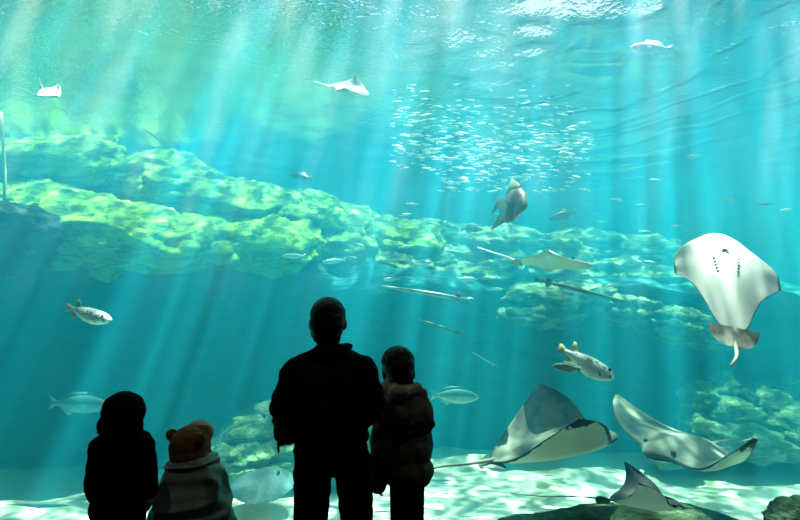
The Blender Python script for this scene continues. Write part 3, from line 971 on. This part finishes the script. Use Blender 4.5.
proto_s = small_mesh('silver_fish', M_SILVER)
proto_t = small_mesh('silver_fish', M_TEALFISH)
tag(proto_s, 'small silver fish loitering around the rock ledge', 'fish', 'silver fish around the rock ledge')
tag(proto_t, 'small blue-green fish loitering around the rock ledge', 'fish', 'blue-green fish around the rock ledge')
spots_ = [(294, 256, -24, 0, 7.5), (334, 261, -24, 3, 7.5), (349, 258, 16, 0, 7.6), (392, 279, -18, 1, 6.8), (410, 278, 9, 4, 7), (396, 288, 10, 1, 7),
          (466, 279, 18, 1, 7), (497, 289, 12, 1, 7), (507, 274, 10, 0, 7.4), (424, 262, 17, 1, 7.4), (405, 247, 14, -2, 8), (454, 252, 17, 2, 7.6),
          (612, 285, -13, 2, 6.8), (730, 201, 12, -1, 6.6), (765, 204, -14, 1, 6.4), (693, 156, -14, 1, 7), (655, 180, 12, 1, 7.4), (640, 205, 10, 0, 8),
          (617, 200, 12, 2, 7.6), (676, 226, -12, 2, 7.2), (602, 222, 10, 1, 8), (585, 190, 12, 3, 8), (360, 245, 10, 4, 8), (352, 215, -9, 3, 8),
          (331, 211, 9, -3, 8), (282, 228, 6, 2, 8), (645, 232, 14, 1, 8), (700, 262, 12, 3, 7.6), (650, 262, 12, 2, 8), (430, 223, 10, 2, 8),
          (404, 215, 14, -2, 8), (412, 204, 12, 1, 8), (448, 188, 10, 2, 8), (470, 298, 7, 1, 8), (536, 262, 9, 0, 8.5), (628, 166, 12, -1, 7.5), (786, 210, -13, 2, 7)]
for i, (x_, y_, L_, s_, Y_) in enumerate(spots_):
    src = proto_t if i % 3 == 2 else proto_s
    first = i in (0, 2)
    o_ = src if first else src.copy()
    if not first:
        COL.objects.link(o_)
    place(o_, (x_ - L_ / 2, y_ - s_ / 2), (x_ + L_ / 2, y_ + s_ / 2), Y_)
o_ = small_mesh('orange_fish', M_ORANGE)
tag(o_, 'tiny orange fish alone in open water over the reef', 'fish')
place(o_, (217, 127), (224, 126), 7.0)

# the bait school
rnd = random.Random(21)
M_BAIT = fish_skin('sardine_skin', (0.95, 0.98, 0.96), (1.0, 1.0, 1.0), rough=0.35)
bait = small_mesh('sardine', M_BAIT)
tag(bait, 'tiny silver sardine in the dense school under the surface', 'fish', 'sardines in the school')


def school_spot():
    while True:
        x_, y_ = rnd.uniform(392, 592), rnd.uniform(76, 205)
        u, v_ = (x_ - 480) / 112, (y_ - 118 - max(0, x_ - 500) * .22) / 46
        d = u * u + v_ * v_
        if d < 1 or (d < 1.7 and rnd.random() < .3) or (x_ > 440 and x_ < 575 and y_ > 140 and y_ < 192 and rnd.random() < .5):
            Y_ = rnd.uniform(6.4, 9.0)
            if P(x_, y_, Y_ + .5).z < 4.75:
                return x_, y_, Y_


for i in range(300):
    x_, y_, Y_ = school_spot()
    L_ = rnd.uniform(6, 11) * (1 if rnd.random() < .8 else -1)
    o_ = bait if i == 0 else bait.copy()
    if i:
        COL.objects.link(o_)
    place(o_, (x_ - L_ / 2, y_), (x_ + L_ / 2, y_ + rnd.uniform(-1.2, 2.2)), Y_, rnd.uniform(-.6, .6))
sv, sf = fish_body('b', [(.5, .01, .01, 0), (.2, .1, .06, 0), (-.2, .07, .04, 0), (-.38, .02, .01, 0), (-.5, .1, .01, 0)], None, 5)
av, af = [], []
for i in range(420):
    x_, y_, Y_ = school_spot()
    L_ = rnd.uniform(4, 7) * Y_ / FPX * (1 if rnd.random() < .8 else -1)
    c_ = P(x_, y_, Y_ + .5)
    b_ = len(av)
    a_ = rnd.uniform(-.25, .1)
    for p_ in sv:
        av.append((c_.x + p_[0] * L_, c_.y + p_[1] * abs(L_), c_.z + p_[2] * abs(L_) + p_[0] * L_ * math.sin(a_)))
    af += [tuple(k + b_ for k in q) for q in sf]
tag(mesh_obj('sardine_school', av, af, M_BAIT), 'rest of the dense silver sardine school under the surface', 'fish school', kind='stuff')

# mooring rope at the end of the reef
rv, rf = [], []
tube(rv, rf, [P(1, 112, 7.6), P(3, 140, 7.6), P(5, 175, 7.6), P(4, 215, 7.6)], [.02] * 4, 8)
M_ROPE = pmat('weedy_rope', (0.35, 0.42, 0.22), 0.9, 0.1, var=(0.5, 0.55, 0.3), vscale=30, bump=.5)
tag(mesh_obj('rope', rv, rf, M_ROPE), 'weed-grown rope hanging down beside the end of the reef', 'rope')

# ------------------------------------------------------------------ people
M_SKIN = pmat('skin', (0.45, 0.28, 0.20), 0.6, 0.3, var=(0.50, 0.32, 0.23), vscale=20)
M_HAIR = pmat('black_hair', (0.008, 0.007, 0.007), 0.5, 0.3, var=(0.014, 0.011, 0.01), vscale=40, bump=.3, bscale=120)
M_JACKET = pmat('black_jacket_cloth', (0.008, 0.008, 0.010), 0.9, 0.1, var=(0.012, 0.012, 0.014), vscale=12, bump=.3, bscale=60)
M_TROUSER = pmat('black_trouser_cloth', (0.007, 0.007, 0.009), 0.9, 0.1, var=(0.010, 0.010, 0.012), vscale=14, bump=.3, bscale=80)
M_HOODIE = pmat('charcoal_hoodie_cloth', (0.008, 0.008, 0.009), 0.95, 0.05, var=(0.012, 0.012, 0.013), vscale=14, bump=.3, bscale=80)
M_SHOE = pmat('dark_shoe', (0.015, 0.015, 0.017), 0.6, 0.3, var=(0.025, 0.025, 0.025))
M_COAT = pmat('khaki_coat_cloth', (0.20, 0.17, 0.11), 0.9, 0.1, var=(0.14, 0.13, 0.09), vscale=9, bump=.4, bscale=40)
M_SCARF = pmat('beige_hood_lining', (0.55, 0.42, 0.28), 0.95, 0.05, var=(0.42, 0.30, 0.20), vscale=14, bump=.4, bscale=60)
M_TIED = pmat('dark_tied_jacket', (0.012, 0.014, 0.014), 0.9, 0.1, var=(0.018, 0.02, 0.02), vscale=14, bump=.4, bscale=50)
M_BUNDLE = pmat('dark_green_nylon', (0.03, 0.05, 0.05), 0.4, 0.5, var=(0.05, 0.075, 0.07), vscale=14, bump=.6, bscale=30)
M_BLANKET = pmat('sage_fleece', (0.42, 0.50, 0.42), 1.0, 0.05, var=(0.36, 0.43, 0.36), vscale=10, bump=.5, bscale=160, sheen=.3)
M_PLUSH = pmat('orange_plush', (0.38, 0.14, 0.035), 1.0, 0.05, var=(0.28, 0.09, 0.022), vscale=25, bump=.8, bscale=140, sheen=.2)
M_PLUSH_WHITE = pmat('cream_plush', (0.75, 0.72, 0.62), 1.0, 0.05, var=(0.68, 0.64, 0.54), vscale=25, bump=.8, bscale=140)
M_WHITE_EYE = pmat('eye_white', (0.7, 0.7, 0.68), 0.3, 0.5, var=(0.75, 0.74, 0.72))


def sphere_pts(n=10, m=7):
    pts = [Vector((0, 0, 1)), Vector((0, 0, -1))]
    for i in range(1, m):
        th = math.pi * i / m
        for k in range(n):
            a = 2 * math.pi * k / n
            pts.append(Vector((math.sin(th) * math.cos(a), math.sin(th) * math.sin(a), math.cos(th))))
    return pts


SPH = sphere_pts(14, 10)


def blob(name, prims, mat, parent, voxel=0.012, smooth=4, wrinkle=0.0, wscale=9.0, seed=0.0, fold=(1, 1, 1)):
    """tapered capsules and ellipsoids fused into one continuous surface"""
    bm = bmesh.new()
    for pr in prims:
        if pr[0] == 'c':
            _, a, ra, b, rb = pr
            pts = [a + p * ra for p in SPH] + [b + p * rb for p in SPH]
        else:
            _, c, rad, *rot = pr
            R = Matrix.Rotation(rot[0], 3, rot[1]) if rot else Matrix.Identity(3)
            pts = [c + R @ Vector((p.x * rad[0], p.y * rad[1], p.z * rad[2])) for p in SPH]
        vs_ = [bm.verts.new(p) for p in pts]
        res = bmesh.ops.convex_hull(bm, input=vs_)
        junk = [g_ for g_ in res['geom_interior'] if isinstance(g_, bmesh.types.BMVert)]
        if junk:
            bmesh.ops.delete(bm, geom=junk, context='VERTS')
    me = bpy.data.meshes.new(name)
    bm.to_mesh(me)
    bm.free()
    tmp = bpy.data.objects.new('tmp', me)
    COL.objects.link(tmp)
    md = tmp.modifiers.new('r', 'REMESH')
    md.mode = 'VOXEL'
    md.voxel_size = voxel
    sm = tmp.modifiers.new('s', 'SMOOTH')
    sm.factor = 0.5
    sm.iterations = smooth
    dg = bpy.context.evaluated_depsgraph_get()
    out = bpy.data.meshes.new_from_object(tmp.evaluated_get(dg))
    bpy.data.objects.remove(tmp)
    bpy.data.meshes.remove(me)
    if wrinkle:
        nrm = [v.normal.copy() for v in out.vertices]
        for v, n_ in zip(out.vertices, nrm):
            w = Vector((v.co.x * fold[0], v.co.y * fold[1], v.co.z * fold[2])) * wscale + Vector((seed, 0, 0))
            v.co += n_ * wrinkle * (abs(noise.noise(w)) * 2 - .5 + .5 * noise.noise(w * 2.3))
    out.name = name
    out.materials.clear()
    out.materials.append(mat)
    out.polygons.foreach_set('use_smooth', [True] * len(out.polygons))
    o_ = bpy.data.objects.new(name, out)
    COL.objects.link(o_)
    o_.parent = parent
    return o_


class Fig:
    """a figure laid out in photograph pixels at distance Y; local origin on the floor between the feet"""
    def __init__(self, name, px, Y, label):
        self.Y = Y
        self.k = Y / FPX
        b = P(px, 400, Y)
        self.base = Vector((b.x, Y, 0))
        self.root = empty(name, self.base)
        tag(self.root, label, 'person')

    def q(self, px, py, dy=0.0):
        p = P(px, py, self.Y)
        return Vector((p.x - self.base.x, dy, p.z))

    def c(self, a, ra, b, rb):
        return ('c', self.q(*a), ra * self.k, self.q(*b), rb * self.k)

    def e(self, p, rx, ry, rz, *rot):
        return ('e', self.q(*p), (rx * self.k, ry, rz * self.k), *rot)

    def hand(self, p, down=Vector((0, 0, -1)), side=1, sc=1.0):
        """palm, four unequal curled fingers and a thumb leaving the palm's side"""
        down = down.normalized()
        front = Vector((0, 1, 0)) if abs(down.y) < .8 else Vector((0, 0, 1))
        lat = down.cross(front).normalized()
        w = front - down * front.dot(down)
        w.normalize()
        pr = [('c', p, .026 * sc, p + down * .06 * sc, .028 * sc)]
        for i, ln in enumerate((.062, .072, .067, .052)):
            r0 = p + down * .075 * sc + w * (.030 - .020 * i) * sc
            r1 = r0 + (down * .6 + lat * .25 * side) * ln * .55 * sc
            r2 = r1 + (down * .35 + lat * .55 * side) * ln * .5 * sc
            pr += [('c', r0, .0095 * sc, r1, .009 * sc), ('c', r1, .009 * sc, r2, .0075 * sc)]
        t0 = p + down * .02 * sc + w * .025 * sc
        t1 = t0 + (w * .6 + down * .5) * .045 * sc
        pr += [('c', t0, .012 * sc, t1, .0095 * sc), ('c', t1, .0095 * sc, t1 + (down * .9 + lat * .3 * side) * .03 * sc, .008 * sc)]
        return pr

    def head(self, p, rx, rz, depth, ears=True, turn=0.0):
        """skull, jaw, brow, nose, lips and ears; the face looks along +y turned by turn"""
        c = self.q(*p)
        k = self.k
        R = Matrix.Rotation(turn, 3, 'Z')
        X, Z = rx * k, rz * k
        def at(x, y, z):
            return c + R @ Vector((x * X, y * depth, z * Z))
        pr = [('e', c, (X, depth, Z * .82)), ('e', at(0, .15, -.42), (X * .78, depth * .78, Z * .58)),
              ('c', at(0, .92, .02), X * .12, at(0, 1.10, -.28), X * .17), ('e', at(0, .86, -.55), (X * .36, depth * .14, Z * .10)),
              ('e', at(0, .74, -.80), (X * .35, depth * .2, Z * .14)), ('c', at(-.55, .72, .12), X * .15, at(.55, .72, .12), X * .15)]
        if ears:
            for s in (-1, 1):
                pr.append(('e', at(s * 1.02, -.05, -.12), (X * .14, depth * .20, Z * .26)))
        self.eyes = [at(s * .38, .80, -.02) for s in (-1, 1)]
        return pr

    def add_eyes(self, r):
        for c in self.eyes:
            bm = bmesh.new()
            bmesh.ops.create_uvsphere(bm, u_segments=10, v_segments=8, radius=r)
            bmesh.ops.translate(bm, verts=bm.verts, vec=c)
            e_ = bm_obj('eye', bm, M_WHITE_EYE, self.root)
            bm = bmesh.new()
            bmesh.ops.create_uvsphere(bm, u_segments=8, v_segments=6, radius=r * .55)
            bmesh.ops.translate(bm, verts=bm.verts, vec=c + Vector((0, r * .6, 0)))
            bm_obj('iris', bm, M_EYE, e_)

    def shoes(self, xs, ln=.27, w=.045):
        for x in xs:
            f = self.q(x, 600)
            f.z = 0
            blob('shoe', [('c', f + Vector((0, -.06, w + .003)), w, f + Vector((0, ln - .11, w * .8 + .003)), w * .8),
                          ('c', f + Vector((0, -.05, w)), w * .95, f + Vector((0, -.03, .11)), w * .9)], M_SHOE, self.root, .012, 2)


# --- the man
F = Fig('person', 330, 3.16, 'man in a black jacket seen from behind, the tallest of the four watching')
q, c, e = F.q, F.c, F.e
head = F.head((328, 321), 16.5, 25, .098, True, .12)
body = head + [c((328, 336), 11.5, (329, 356), 12), e((329, 392), 34, .11, 34), e((330, 440), 32, .105, 30),
               c((300, 368), 12, (285, 408), 10), c((285, 408, 0), 10, (303, 430, .24), 7), c((358, 368), 12, (371, 408), 10), c((371, 408, 0), 10, (352, 430, .24), 7),
               c((314, 458), 15, (310.5, 530), 11), c((310.5, 530), 11, (311, 600), 7), c((352, 458), 15, (357, 530), 11), c((357, 530), 11, (356, 600), 7)]
for a_, s_ in ((q(303, 430, .24), 1), (q(352, 430, .24), -1)):
    body += F.hand(a_, Vector((.5 * s_, .7, -.2)), s_)
blob('body', body, M_SKIN, F.root, .0085, 2)
F.add_eyes(.012)
blob('hair', [e((328, 315), 18, .103, 18.5), e((328, 324, -.035), 17.2, .070, 21), c((320, 338, -.045), 6, (336, 338, -.045), 6), c((313, 322, .0), 3.5, (313.5, 336, .0), 3), c((342, 318, .0), 3.5, (342, 326, .0), 3)], M_HAIR, F.root, .009, 3, .003, 30)
jk = [c((328, 354), 13, (298, 371), 14), c((328, 353), 13, (360, 369), 14), e((329, 387), 40, .145, 30), e((329, 415), 42, .15, 32), e((331, 437), 38, .145, 17),
      c((299, 374), 18, (284.5, 407), 15), c((284.5, 407, 0), 15, (298, 428, .22), 10), c((359, 372), 18, (371.5, 405), 15), c((371.5, 405, 0), 15, (358, 428, .22), 10)]
blob('jacket', jk, M_JACKET, F.root, .012, 5, .007, 11, 3)
blob('collar', [c((318, 349, -.02), 4, (328, 350, -.075), 4.5), c((328, 350, -.075), 4.5, (340, 348, -.04), 4.5), c((340, 348, -.04), 4.5, (347, 346, .02), 3.5), e((328, 352, -.06), 14, .05, 7),
                c((318, 349, -.02), 4, (317, 351, .06), 4), c((343, 351, 0), 6, (350, 346, .01), 3)], M_JACKET, F.root, .009, 3)
blob('trousers', [e((331, 450), 37, .14, 24), c((313.5, 462), 19, (310.5, 525), 16.5), c((310.5, 525), 16.5, (311, 598), 13.5), c((353.5, 462), 18.5, (357, 525), 16), c((357, 525), 16, (356, 598), 13.5)],
     M_TROUSER, F.root, .012, 3, .006, 12, 5)
F.shoes((311, 356))
# the coat folded over his arm
fd = empty('folded_jacket', F.base + q(287, 432, 0))
fd.location.z = 0
tag(fd, 'dark nylon jacket folded over the bent arm of the man', 'jacket')
off_ = Vector((q(287, 432).x, 0, 0))
def sh(pr):
    return [tuple(x - off_ if isinstance(x, Vector) else x for x in p) for p in pr]
blob('folded_cloth', sh([c((277, 413, .0), 4.5, (280, 436, .0), 6), c((286, 415, -.02), 9, (288, 436, -.01), 9), c((296, 418, .02), 9, (292, 432, .03), 7), c((279, 432, 0), 4.5, (281, 441, .0), 3.5), c((288, 440, 0), 6, (294, 438, 0), 6)]),
     M_BUNDLE, fd, .008, 2, .010, 22, 1, (1.3, 1, .7))
blob('sleeve_end', sh([c((278.5, 438, 0), 2.0, (278.5, 452, 0), 1.2)]), M_BUNDLE, fd, .004, 2)

# --- the girl in the coat
F = Fig('person', 404, 3.5, 'girl with bobbed dark hair in a khaki coat standing beside the man')
q, c, e = F.q, F.c, F.e
head = F.head((397, 365), 13.0, 20, .09, True, .45)
body = head + [c((399, 376), 6.5, (402, 394), 7.5), e((404, 415), 19, .085, 26), e((405, 455), 20, .09, 26), c((388, 397), 7, (380, 440), 5.5), c((380, 440), 5.5, (379, 484), 4.5),
               c((420, 397), 7, (429, 425, .02), 5.5), c((429, 425, .02), 5.5, (415, 440, .18), 4.5), c((398, 468), 7.5, (399, 535), 6), c((399, 535), 6, (399, 574), 5), c((414, 468), 7.5, (415.5, 535), 6), c((415.5, 535), 6, (415, 574), 5)]
body += F.hand(q(379, 482), Vector((.02, .1, -1)), 1, .72) + F.hand(q(415, 440, .18), Vector((-.6, .5, 0)), -1, .72)
blob('body', body, M_SKIN, F.root, .0075, 2)
F.add_eyes(.011)
blob('hair', [e((398, 361.5), 16.8, .098, 15.8), e((400, 367, -.045), 15, .062, 14), c((388, 370, -.03), 4, (405, 374, -.06), 6), c((405, 370, -.05), 7, (408, 382, -.07), 5), c((410, 362, 0), 4.5, (411.5, 377, -.01), 3.5), c((385, 362, .0), 3.2, (384.5, 378, .01), 2.2), e((402, 376, -.05), 10, .04, 7)],
     M_HAIR, F.root, .008, 2, .004, 30, 2, (1.5, 1.5, .4))
blob('coat', [c((395, 394), 8, (415, 394), 9), e((404, 412), 25, .125, 24), e((407, 445), 26, .14, 34), e((408, 470), 25, .145, 18), c((390, 399), 9.5, (379, 440), 9),
              c((379, 440), 9.5, (379, 484), 9), c((418, 398), 10.5, (426, 424, .02), 8.5), c((427, 424, .02), 8, (416, 440, .16), 7)], M_COAT, F.root, .01, 3, .014, 9, 8, (1, 1, .6))
blob('hood', [c((388, 387, -.03), 6, (402, 391, -.10), 7), c((402, 391, -.10), 7, (416, 387, -.05), 6), c((386, 384, .03), 5, (388, 388, -.04), 6), e((400, 390, -.10), 12, .05, 7)], M_SCARF, F.root, .008, 3, .006, 18, 4)
blob('tied_jacket', [e((403, 421), 27.5, .15, 8, .12, 'Y'), e((404, 431), 28, .155, 8, -.08, 'Y'), c((426, 416, .02), 6, (432, 424, .0), 3), c((380, 432, -.05), 6, (376, 440, -.03), 4)], M_TIED, F.root, .01, 3, .008, 14, 6)
blob('skirt_hem', [e((408, 481), 22, .125, 7)], M_TIED, F.root, .01, 2, .004, 16)
blob('leggings', [e((406, 470), 20, .11, 14), c((399, 478), 9.5, (399, 535), 8), c((399, 535), 8, (399, 574), 7), c((415, 478), 9.5, (415.5, 535), 8), c((415.5, 535), 8, (415, 574), 7)], M_TROUSER, F.root, .01, 2)
F.shoes((400, 415), .22, .036)

# --- the child in the dark hood
F = Fig('person', 120, 3.2, 'small child in a dark hooded top with arms hanging')
q, c, e = F.q, F.c, F.e
head = F.head((124, 415), 16, 22, .092, False, 0.1)
body = head + [c((123, 430), 7, (122, 444), 8), e((121, 468), 22, .085, 26), e((119, 500), 21, .085, 22), c((104, 448), 8, (95, 490), 6.5), c((95, 490), 6.5, (94, 512, .02), 5),
               c((141, 446), 8, (150, 485), 6), c((150, 485), 6, (148, 502), 5), c((109, 510), 11, (108, 560), 8), c((108, 560), 8, (108, 598), 6), c((130, 510), 11, (131, 560), 8), c((131, 560), 8, (131, 598), 6)]
body += F.hand(q(148, 500), Vector((-.05, .1, -1)), -1, .62) + F.hand(q(94, 510, .02), Vector((.05, .2, -1)), 1, .62)
blob('body', body, M_SKIN, F.root, .0065, 2)
F.add_eyes(.010)
blob('hood', [e((125, 411, -.015), 20.5, .118, 19.5), e((123, 424, -.035), 21.5, .10, 14), c((106, 420, -.03), 4, (104, 430, -.03), 4), c((142, 420, -.03), 4, (142, 429, -.03), 4)], M_HOODIE, F.root, .009, 4, .003, 14)
blob('hooded_top', [c((110, 443), 13, (138, 442), 13), e((122, 465), 30, .12, 30), e((120, 490), 29, .12, 26), c((103, 448), 13, (95, 486), 10.5), c((141, 446), 13, (150, 480), 8.5), c((95, 486), 10.5, (96, 494), 9), c((150, 480), 8.5, (149, 492), 7.5)],
     M_HOODIE, F.root, .01, 4, .005, 14, 9)
blob('trousers', [e((118, 508), 27, .12, 20), c((106, 515), 14, (107, 560), 12), c((107, 560), 12, (107, 600), 10), c((131, 515), 14, (132, 560), 12), c((132, 560), 12, (132, 600), 10)], M_TROUSER, F.root, .01, 3, .004, 14)
F.shoes((107, 132), .19, .034)

# --- the child in the blanket
F = Fig('person', 194, 3.45, 'small child wrapped in a sage fleece blanket wearing an orange plush animal hood')
q, c, e = F.q, F.c, F.e
head = F.head((192, 446), 15, 20, .085, False, 0.1)
body = head + [c((192, 458), 7, (192, 470), 8), e((193, 492), 20, .085, 24), e((194, 525), 20, .085, 22), c((178, 474), 8, (172, 505, .04), 6.5), c((172, 505, .04), 6.5, (186, 495, .14), 5),
               c((208, 474), 8, (215, 505, .04), 6.5), c((215, 505, .04), 6.5, (202, 495, .14), 5), c((184, 540), 10, (184, 578), 6), c((204, 540), 10, (204, 578), 6)]
body += F.hand(q(186, 495, .14), Vector((.5, .4, .4)), 1, .58) + F.hand(q(202, 495, .14), Vector((-.5, .4, .4)), -1, .58)
blob('body', body, M_SKIN, F.root, .0065, 2)
F.add_eyes(.010)
hd = blob('animal_hood', [e((191, 446, -.015), 20, .112, 20), e((192, 455, -.02), 20, .108, 14), e((196, 434, .03), 15, .08, 11)], M_PLUSH, F.root, .008, 3, .003, 30)
for nm, pr, mt in (('ear', [e((173.5, 434.5, -.02), 6.4, .022, 6.2), c((175, 436, -.02), 4, (179, 441, -.02), 5)], M_PLUSH), ('ear', [e((206, 436.5, -.10), 6, .024, 6.8), c((205, 438, -.09), 4, (202, 443, -.07), 5)], M_PLUSH),
                   ('cream_muzzle', [e((197, 428, .04), 10.5, .06, 7.5), e((204, 433, .05), 7, .05, 9)], M_PLUSH_WHITE)):
    blob(nm, pr, mt, hd, .006, 2)
# blanket: a wrapped cloth, wound tight at the neck and falling in slanting folds
bv, bf = [], []
NA, NZ = 96, 60
prof = [(0, 454, 18, 16, .095), (.05, 458, 24, 22, .12), (.10, 464, 26, 25, .128), (.16, 462, 23.5, 22, .125), (.24, 474, 28.5, 30, .14), (.36, 490, 34, 33, .155), (.5, 510, 39, 37, .165), (.7, 540, 41, 40, .17), (1, 566, 42, 43, .175)]
for iz in range(NZ + 1):
    s_ = iz / NZ
    for (a, y0, l0, r0, d0), (b_, y1, l1, r1, d1) in zip(prof, prof[1:]):
        if s_ <= b_ + 1e-9:
            f = (s_ - a) / (b_ - a)
            break
    py_ = y0 + (y1 - y0) * f
    ll, rr, dd = l0 + (l1 - l0) * f, r0 + (r1 - r0) * f, d0 + (d1 - d0) * f
    for ia in range(NA):
        a = 2 * math.pi * ia / NA
        cx, sy = math.cos(a), math.sin(a)
        p = q(193.5, py_ + (3.5 * cx * -1 if s_ < .3 else 0))
        w = (rr if cx > 0 else ll) * F.k
        v = Vector((p.x + cx * w, sy * dd, p.z))
        # long folds that wind round the body, deeper towards the hem
        fo = Vector((cx * 1.1 + v.z * 11 - v.x * 7, sy * 1.1 + 3, v.z * 1.2))
        amp = .026 * min(1, s_ * 3 + .2)
        g_ = .7 - abs(noise.noise(fo)) * 2.6 + .35 * noise.noise(Vector((v.x * 14, v.y * 14, v.z * 5)))
        v += Vector((cx, sy, 0)) * amp * g_
        bv.append(v)
for iz in range(NZ):
    for ia in range(NA):
        i2 = (ia + 1) % NA
        bf.append((iz * NA + ia, (iz + 1) * NA + ia, (iz + 1) * NA + i2, iz * NA + i2))
bl = mesh_obj('blanket', bv, bf, M_BLANKET, F.root)
sd_ = bl.modifiers.new('thick', 'SOLIDIFY')
sd_.thickness = .012
sd_.offset = -1
F.shoes((184, 204), .18, .032)

# dim unseen fill lamps added in the hall ceiling to lift the visitors' backs
M_LAMP_BODY = pmat('fill_lamp_housing', (0.05, 0.05, 0.05), 0.5, 0.4, var=(0.06, 0.06, 0.06))
ml, tl_, ol_ = new_mat('fill_lamp_glow')
eml = tl_.n('ShaderNodeEmission', {'Color': (1, .86, .66, 1), 'Strength': 1.5})
ml.node_tree.links.new(eml.outputs[0], ol_.inputs[0])
for x_, lb in ((-2.2, 'added round fill lamp in the hall ceiling over the children'), (2.2, 'added round fill lamp in the hall ceiling over the girl in the coat')):
    lr = empty('hall_fill_lamp', (x_, 1.7, HZ))
    tag(lr, lb, 'ceiling light', 'hall fill lamps')
    tv, tf = [], []
    tube(tv, tf, [Vector((0, 0, 0)), Vector((0, .0001, -.12))], [.11, .11], 20)
    mesh_obj('housing', tv, tf, M_LAMP_BODY, lr, smooth=False)
    tv, tf = [], []
    tube(tv, tf, [Vector((0, 0, -.118)), Vector((0, .0001, -.13))], [.085, .085], 20)
    mesh_obj('lens', tv, tf, ml, lr, smooth=False)
    ld = bpy.data.lights.new('fill_beam', 'SPOT')
    ld.energy = HALL_FILL_POWER
    ld.spot_size = math.radians(110)
    ld.spot_blend = .8
    ld.color = (.95, 1, .86)
    ld.shadow_soft_size = .08
    lo_ = bpy.data.objects.new('fill_beam', ld)
    lo_.location = (0, 0, -.16)
    lo_.parent = lr
    lo_.rotation_euler = (math.radians(8), 0, 0)
    COL.objects.link(lo_)
